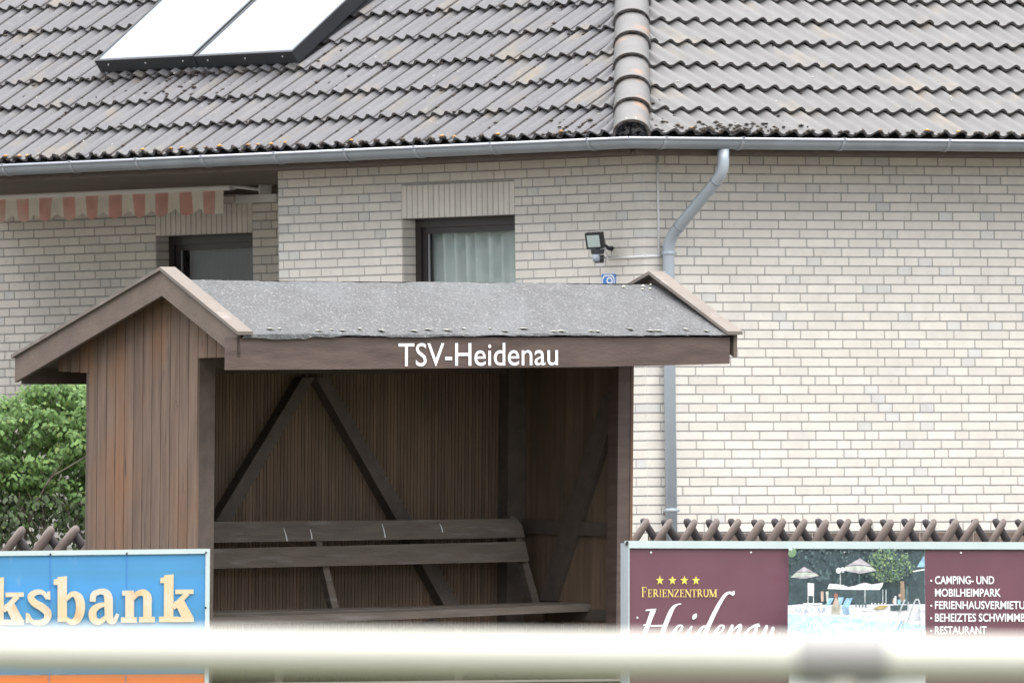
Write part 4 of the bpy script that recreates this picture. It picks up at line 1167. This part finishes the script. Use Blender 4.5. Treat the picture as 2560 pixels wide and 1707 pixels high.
# Ferienzentrum, roman capitals drawn with thick and thin stems
mb = MB(); lo_ = [.0005]
def cap(chr_, x, w, yb, h):
    """x: left, w: width, yb: baseline, h: height"""
    tk, tn, se = w * .20, max(.85, w * .085), w * .17
    tk = max(tk, 1.9)
    def R(x0, y0, x1, y1):
        lo_[0] += .00004; flat(mb, MP, [(x + x0, yb - y0), (x + x1, yb - y0), (x + x1, yb - y1), (x + x0, yb - y1)], lo_[0])
    def D(pts, wd):
        lo_[0] += .00004; stroke(mb, MP, [(x + a, yb - b, wd) for a, b in pts], lo_[0], 0, 6, len(pts) > 2)
    def stem_(xc, t): 
        R(xc - t / 2, 0, xc + t / 2, h); R(xc - t / 2 - se * .7, 0, xc + t / 2 + se * .7, .9); R(xc - t / 2 - se * .7, h - .9, xc + t / 2 + se * .7, h)
    if chr_ in 'FE':
        stem_(w * .25, tk); R(w * .25, h - 1.1, w * .85, h); R(w * .80, h * .76, w * .86, h); R(w * .25, h * .5, w * .68, h * .5 + 1.1); R(w * .64, h * .4, w * .70, h * .66)
        if chr_ == 'E': R(w * .25, 0, w * .88, 1.1); R(w * .83, 0, w * .90, h * .26)
    elif chr_ == 'R':
        stem_(w * .22, tk); D([(w * .25, h - .6), (w * .55, h - .6), (w * .68, h * .76), (w * .55, h * .5), (w * .25, h * .5)], tk * .75); D([(w * .45, h * .5), (w * .92, 0.5)], tk)
    elif chr_ == 'I': stem_(w * .5, tk)
    elif chr_ == 'N':
        stem_(w * .16, tn); stem_(w * .86, tn); D([(w * .14, h - .4), (w * .86, .4)], tk)
    elif chr_ == 'Z':
        R(w * .1, h - 1.1, w * .88, h); R(w * .06, 0, w * .9, 1.1); D([(w * .82, h - .8), (w * .14, .8)], tk); R(w * .1, h * .76, w * .16, h); R(w * .84, 0, w * .9, h * .25)
    elif chr_ == 'T': stem_(w * .5, tk); R(w * .05, h - 1.1, w * .95, h); R(w * .04, h * .74, w * .1, h); R(w * .9, h * .74, w * .96, h)
    elif chr_ == 'U':
        D([(w * .2, h - .4), (w * .2, h * .3), (w * .5, .8), (w * .8, h * .3), (w * .8, h - .4)], tk * .8); R(w * .05, h - .9, w * .4, h); R(w * .62, h - .9, w * .98, h)
    elif chr_ == 'M':
        stem_(w * .12, tn); stem_(w * .88, tk); D([(w * .12, h - .4), (w * .5, .6)], tk); D([(w * .5, .6), (w * .86, h - .4)], tn)
word = 'FERIENZENTRUM'; wid = dict(F=15.5, E=13.2, R=14.6, I=8.0, N=15.8, Z=14.0, T=14.0, U=15.6, M=18.5)
tot = sum(wid[c] for c in word); k_ = (1792 - 1603) / tot; x = 1603
for i, c in enumerate(word):
    w_ = wid[c] * k_; cap(c, x, w_ * .98, 1491.5, 25 if i == 0 else 19); x += w_
mb.build('lettering', M['gold'], ms, ms)
# Heidenau in a calligraphic script
mb = MB(); lo_ = [.0005]
def SL():
    global mb
    mb.build('script_letter', M['print_white'], ms, ms); mb = MB()
def Q(pts, n=8):
    lo_[0] += .0002; stroke(mb, MP, [(1550 + x / 5.47, 1340 + y / 5.47, w / 6.3) for x, y, w in pts], lo_[0], 0, n)
Q([(350, 1010, 22), (400, 1006, 24), (498, 992, 10)]); Q([(460, 1000, 82), (420, 1100, 74), (370, 1240, 70), (300, 1400, 66), (240, 1500, 60)])
Q([(838, 922, 14), (790, 930, 22), (735, 965, 50), (690, 1040, 70), (640, 1160, 72), (585, 1300, 72), (545, 1420, 66), (520, 1500, 60)]); Q([(320, 1220, 18), (340, 1210, 24), (450, 1222, 22), (600, 1218, 22)]); SL()
def ee(dx):
    Q([(745 + dx, 1325, 16), (815 + dx, 1300, 26), (850 + dx, 1240, 34), (835 + dx, 1215, 22), (790 + dx, 1232, 34), (725 + dx, 1330, 54), (700 + dx, 1430, 58), (740 + dx, 1480, 34), (820 + dx, 1430, 14)])
ee(0); SL(); ee(568); SL()
Q([(985, 1222, 20), (950, 1290, 52), (900, 1400, 60), (890, 1470, 44), (960, 1440, 14)])
Q([(1045, 1052, 10), (1030, 1080, 58), (1010, 1110, 58), (995, 1134, 10)], 5); SL()
Q([(1556, 745, 30), (1545, 790, 44), (1500, 770, 40), (1440, 800, 48), (1370, 900, 58), (1290, 1050, 66), (1210, 1220, 70), (1150, 1360, 66), (1120, 1460, 50), (1170, 1460, 16)])
Q([(1195, 1225, 18), (1130, 1240, 34), (1070, 1320, 52), (1025, 1420, 54), (1040, 1480, 30), (1120, 1400, 14)]); SL()
Q([(1540, 1205, 30), (1520, 1260, 54), (1470, 1400, 56), (1440, 1490, 48)]); Q([(1480, 1380, 12), (1560, 1270, 16), (1640, 1210, 40), (1640, 1260, 54), (1580, 1400, 56), (1565, 1480, 34)]); SL()
Q([(1905, 1195, 14), (1850, 1215, 36), (1760, 1270, 34), (1700, 1360, 52), (1680, 1450, 50), (1760, 1420, 14)]); Q([(1915, 1225, 24), (1875, 1225, 40), (1850, 1300, 56), (1800, 1420, 56), (1800, 1480, 30)]); SL()
Q([(2005, 1212, 30), (1995, 1260, 56), (1930, 1400, 56), (1910, 1480, 40), (1990, 1420, 14), (2100, 1240, 30)]); Q([(2095, 1235, 40), (2080, 1300, 56), (2030, 1410, 56), (2030, 1480, 34), (2110, 1420, 16), (2190, 1315, 10)])
mb.build('script_letter', M['print_white'], ms, ms)
# list of services
mb = MB()
def C8(x, y): return (1660 + x / 2.6133, 1107 + y / 2.6133)
for s_, x0, x1, y0, y1, bullet in (('CAMPING- UND', 1770, 2157, 868, 921, 1), ('MOBILHEIMPARK', 1770, 2200, 950, 1003, 0), ('FERIENHAUSVERMIETUNG', 1770, 2445, 1031, 1084, 1),
                                   ('BEHEIZTES SCHWIMMBAD', 1770, 2440, 1112, 1166, 1), ('RESTAURANT', 1770, 2108, 1195, 1247, 1), ('UND VIELES MEHR', 1770, 2235, 1280, 1332, 1)):
    mb = MB(); put_text(mb, MP, s_, (C8(x0, y1), C8(x1, y1), C8(x1, y0), C8(x0, y0)), .0005, 0, .016)
    if bullet:
        cx, cy = C8(1746, (y0 + y1) / 2 + 4); flat(mb, MP, [(cx + 2.6 * cos(a * pi / 4), cy + 2.6 * sin(a * pi / 4)) for a in range(8)], .0005)
    mb.build('lettering', M['print_white'], ms, ms)
# printed pool photograph
PM = {k: pmat('print_' + k, c, .28, 34, .5) for k, c in dict(dark=(.055, .085, .095), deep=(.075, .11, .12), moss=(.12, .19, .12), mid=(.10, .15, .155), green=(.17, .27, .15), lime=(.30, .40, .20), straw=(.42, .38, .42), straw_light=(.52, .56, .50),
      white=(.80, .82, .86), deck=(.72, .72, .80), water=(.50, .76, .84), pale_water=(.66, .85, .90), lounger=(.30, .52, .74), skin=(.50, .36, .30), hair=(.32, .14, .10), dress=(.40, .38, .32), trunk=(.30, .22, .16), line=(.28, .42, .58), grey=(.45, .48, .50), wood=(.45, .33, .14)).items()}
pkeys = list(PM)
mb = MB(); lay = [-.0042]
def I(x, y): return (1960 + x / 6.273, 1350 + y / 6.273)
def F(kind, pts):
    lay[0] += .00012; flat(mb, MP, [I(x, y) for x, y in pts], lay[0], pkeys.index(kind))
def K(kind, pts, n=6):
    lay[0] += .00012; stroke(mb, MP, [(*I(x, y), w / 6.273) for x, y, w in pts], lay[0], pkeys.index(kind), n)
def E_(kind, cx, cy, rx_, ry_, n=12, jit=0):
    F(kind, [(cx + rx_ * cos(2 * pi * k / n) * (1 + random.uniform(-jit, jit)), cy + ry_ * sin(2 * pi * k / n) * (1 + random.uniform(-jit, jit))) for k in range(n)])
F('dark', [(66, 122), (2206, 128), (2212, 1060), (66, 1060)])
for q in range(420): E_(random.choice(('mid', 'deep', 'dark', 'dark', 'deep')), random.uniform(80, 2150), random.uniform(135, 700), random.uniform(6, 24), random.uniform(8, 30), 7, .4)
for q in range(26): E_('mid', random.uniform(500, 740), random.uniform(460, 640), random.uniform(10, 28), random.uniform(12, 30), 7, .4)
E_('green', 130, 190, 70, 70, 9, .2); E_('pale_water', 100, 140, 30, 20, 7, .2)
for q in range(620): 
    a = random.uniform(0, 2 * pi); r = random.random() ** .5
    E_(random.choice(('green', 'green', 'lime', 'mid', 'moss', 'moss')), 1640 + cos(a) * r * 380 * (1 + .15 * sin(a * 5)), 390 + sin(a) * r * 260, random.uniform(7, 22), random.uniform(7, 22), 6, .4)
for q in range(26): E_('dark', random.uniform(1350, 2100), random.uniform(180, 640), random.uniform(8, 20), random.uniform(10, 26), 7, .4)
F('mid', [(2080, 420), (2198, 190), (2204, 420)]); F('lounger', [(2085, 418), (2200, 240), (2204, 418)]); F('white', [(2020, 480), (2200, 446), (2203, 468), (2020, 496)])
K('trunk', [(1850, 640, 60), (1860, 800, 70), (1850, 960, 90)]); K('mid', [(1930, 720, 26), (1925, 950, 30)])
F('straw', [(105, 580), (190, 500), (315, 412), (450, 490), (550, 555), (330, 600)]); F('straw_light', [(105, 580), (180, 515), (330, 500), (470, 510), (550, 555), (330, 560)]); K('dark', [(180, 512, 8), (330, 494, 8), (470, 510, 8)]); K('dark', [(330, 590, 16), (325, 800, 14), (325, 1000, 14)])
F('straw', [(900, 470), (980, 400), (1190, 280), (1330, 370), (1450, 478), (1190, 520)]); F('straw_light', [(900, 470), (965, 420), (1180, 398), (1380, 420), (1450, 478), (1180, 472)]); K('dark', [(975, 405, 9), (1190, 388, 9), (1385, 418, 9)]); K('mid', [(1180, 500, 14), (1180, 960, 14)]); K('wood', [(1197, 780, 14), (1200, 920, 14)])
E_('white', 858, 474, 44, 46); E_('white', 918, 450, 28, 30); E_('grey', 925, 490, 20, 18); K('grey', [(882, 530, 14), (885, 700, 14)])
F('white', [(680, 760), (710, 680), (860, 690), (930, 700), (1010, 730), (1120, 710), (1200, 680), (1280, 665), (1380, 690), (1560, 660), (1540, 720), (1500, 775), (1180, 775), (1000, 772)])
F('pale_water', [(1180, 770), (1200, 700), (1300, 690), (1540, 700), (1500, 772)]); F('dark', [(690, 778), (1520, 778), (1520, 980), (690, 980)])
for x in (1270, 1550, 1600): K('grey', [(x, 770, 14), (x, 985, 14)])
F('white', [(372, 665), (470, 675), (468, 868), (372, 868)]); K('white', [(376, 870, 10), (376, 1005, 10)]); K('white', [(462, 870, 10), (462, 1000, 10)])
K('skin', [(598, 800, 44), (600, 960, 40)]); K('straw_light', [(676, 800, 44), (682, 960, 30)])
F('deck', [(60, 1020), (270, 1000), (700, 1010), (1100, 1010), (1700, 1000), (2212, 1000), (2214, 1260), (1500, 1250), (900, 1190), (60, 1160)])
F('water', [(60, 1150), (400, 1180), (1000, 1200), (1600, 1260), (2214, 1330), (2218, 1800), (60, 1800)]); F('pale_water', [(60, 1420), (700, 1500), (1400, 1460), (2218, 1440), (2218, 1800), (60, 1800)])
F('white', [(800, 1170), (1700, 1200), (1700, 1290), (1500, 1280)]); E_('pale_water', 1000, 1330, 260, 30); E_('water', 2030, 1440, 200, 50)
K('line', [(66, 1370, 8), (150, 1390, 16), (320, 1430, 14), (420, 1450, 8), (800, 1530, 4)])
F('lounger', [(650, 1020), (710, 905), (780, 905), (720, 1020)]); F('lounger', [(850, 895), (940, 892), (900, 1010), (860, 1010)]); F('lounger', [(900, 1060), (975, 905), (1078, 905), (1010, 1060)]); F('line', [(910, 1060), (1010, 1040), (1040, 1160), (930, 1160)])
F('dress', [(740, 1150), (745, 1040), (800, 940), (850, 930), (890, 1060), (870, 1160)]); F('skin', [(770, 1000), (800, 900), (840, 905), (830, 1000)]); E_('hair', 815, 868, 34, 40)
for x in (170, 230, 320, 420, 520, 600): K('grey', [(x, 1040, 10), (x + 60, 1130, 8)]); K('line', [(x + 50, 1040, 8), (x, 1130, 8)])
K('white', [(300, 1000, 30), (600, 995, 26)])
for q in range(9): K('white' if q > 3 else 'mid', [(1130 + q * 52 + (40 if q > 3 else 0), 980, 18), (1130 + q * 52 + (40 if q > 3 else 0), 1050, 22)])
F('wood', [(1380, 1080), (1500, 1020), (1650, 1020), (1560, 1080)]); K('white', [(1190, 1090, 30), (1400, 1085, 26)]); K('white', [(1200, 1100, 12), (1210, 1190, 12)]); K('white', [(1390, 1100, 14), (1350, 1210, 12)]); K('line', [(1200, 1195, 8), (1700, 1190, 6)])
K('skin', [(1730, 900, 30), (1720, 980, 40)]); K('white', [(1750, 870, 24), (1740, 1000, 44)]); E_('skin', 1812, 860, 18, 24); F('lounger', [(1780, 930), (1830, 925), (1830, 1000), (1785, 1000)]); F('dark', [(1660, 1020), (1960, 1010), (1960, 1090), (1680, 1100)])
for pts in ([(1800, 1160, 20), (1850, 1030, 22), (1900, 930, 22)], [(1950, 960, 22), (1945, 1100, 22)], [(1880, 1200, 20), (1880, 1470, 18)], [(1920, 1320, 20), (1990, 1120, 22), (2050, 960, 24), (2085, 925, 24), (2120, 960, 24), (2130, 1150, 22), (2135, 1380, 20)], [(1950, 1250, 16), (2130, 1250, 12)], [(1950, 1350, 14), (2130, 1350, 10)]): K('grey', pts)
F('white', [(1700, 1390), (1800, 1190), (1890, 1200), (1850, 1330), (1780, 1395)]); F('line', [(1760, 1390), (1850, 1250), (1870, 1260), (1800, 1395)])
for pts in ([(430, 1260, 14), (400, 1400, 12)], [(500, 1270, 16), (470, 1340, 14), (480, 1390, 14), (530, 1330, 10), (560, 1280, 12)], [(620, 1270, 12), (570, 1390, 14)], [(700, 1300, 14), (660, 1350, 14), (680, 1400, 12), (740, 1320, 8)]): K('white', pts)
mb.build('printed_photo', [PM[k] for k in pkeys], ms, ms)
quadprism(MP, [(1972, T(1369, 1972)), (2312, T(1369, 2312)), (2314.5, 1800), (1972, 1800)], .02, -.0045).build('photo_panel', M['print_white'], ms, ms)

# ------------------------------------------------------------------ pitch railing in the foreground
RD = 27.0
ra = at_depth(0, 1629, RD); rb = at_depth(2560, 1653, RD)
rdir = (rb - ra) / (rb - ra).length
rl = thing('pitch_railing', ((ra + rb) / 2).xy.to_3d(), 'white tubular pitch railing close to the camera, out of focus', 'railing')
mb = MB(); mb.tube([ra - rdir * 3.2, ra, rb, rb + rdir * 3.2], .0300, 24); mb.build('top_rail', M['rail'], rl, rl)
for px in (-2700, 2105, 6800):
    pc = at_depth(px, 1629 + 24 * px / 2560, RD)
    mb = MB(); mb.tube([pc - rdir * .059, pc - rdir * .052, pc + rdir * .052, pc + rdir * .059], [.032, .0345, .0345, .032], 20)
    po = mb.build('tee_fitting', M['steel'], rl, rl)
    mb = MB(); mb.tube([V((pc.x, pc.y, -.2)), pc - V((0, 0, .03))], .027, 18); mb.build('post', M['rail'], rl, rl)

if __name__ == '__main__':
    for n_, v_ in (('tE', tE), ('uR', uR), ('Wb', Wb), ('wa', wa), ('wa2', wa2), ('wf', wf), ('wf2', wf2), ('wr', wr), ('za', za), ('za2', za2), ('zf', zf), ('zf2', zf2), ('zr', zr), ('ZB', ZB), ('ZREF', ZREF), ('zf', zfl), ('zfr', zfr), ('fu0', fu0), ('fu1', fu1)):
        print('DBG', n_, round(v_, 3))
    for px, py in ((10, 420.7), (640, 391), (1300, 357)): print('DBG bead L', WL.uv(px, py, .63))
    for px, py in ((1640, 351), (2560, 354)): print('DBG bead R', WR.uv(px, py, .63))
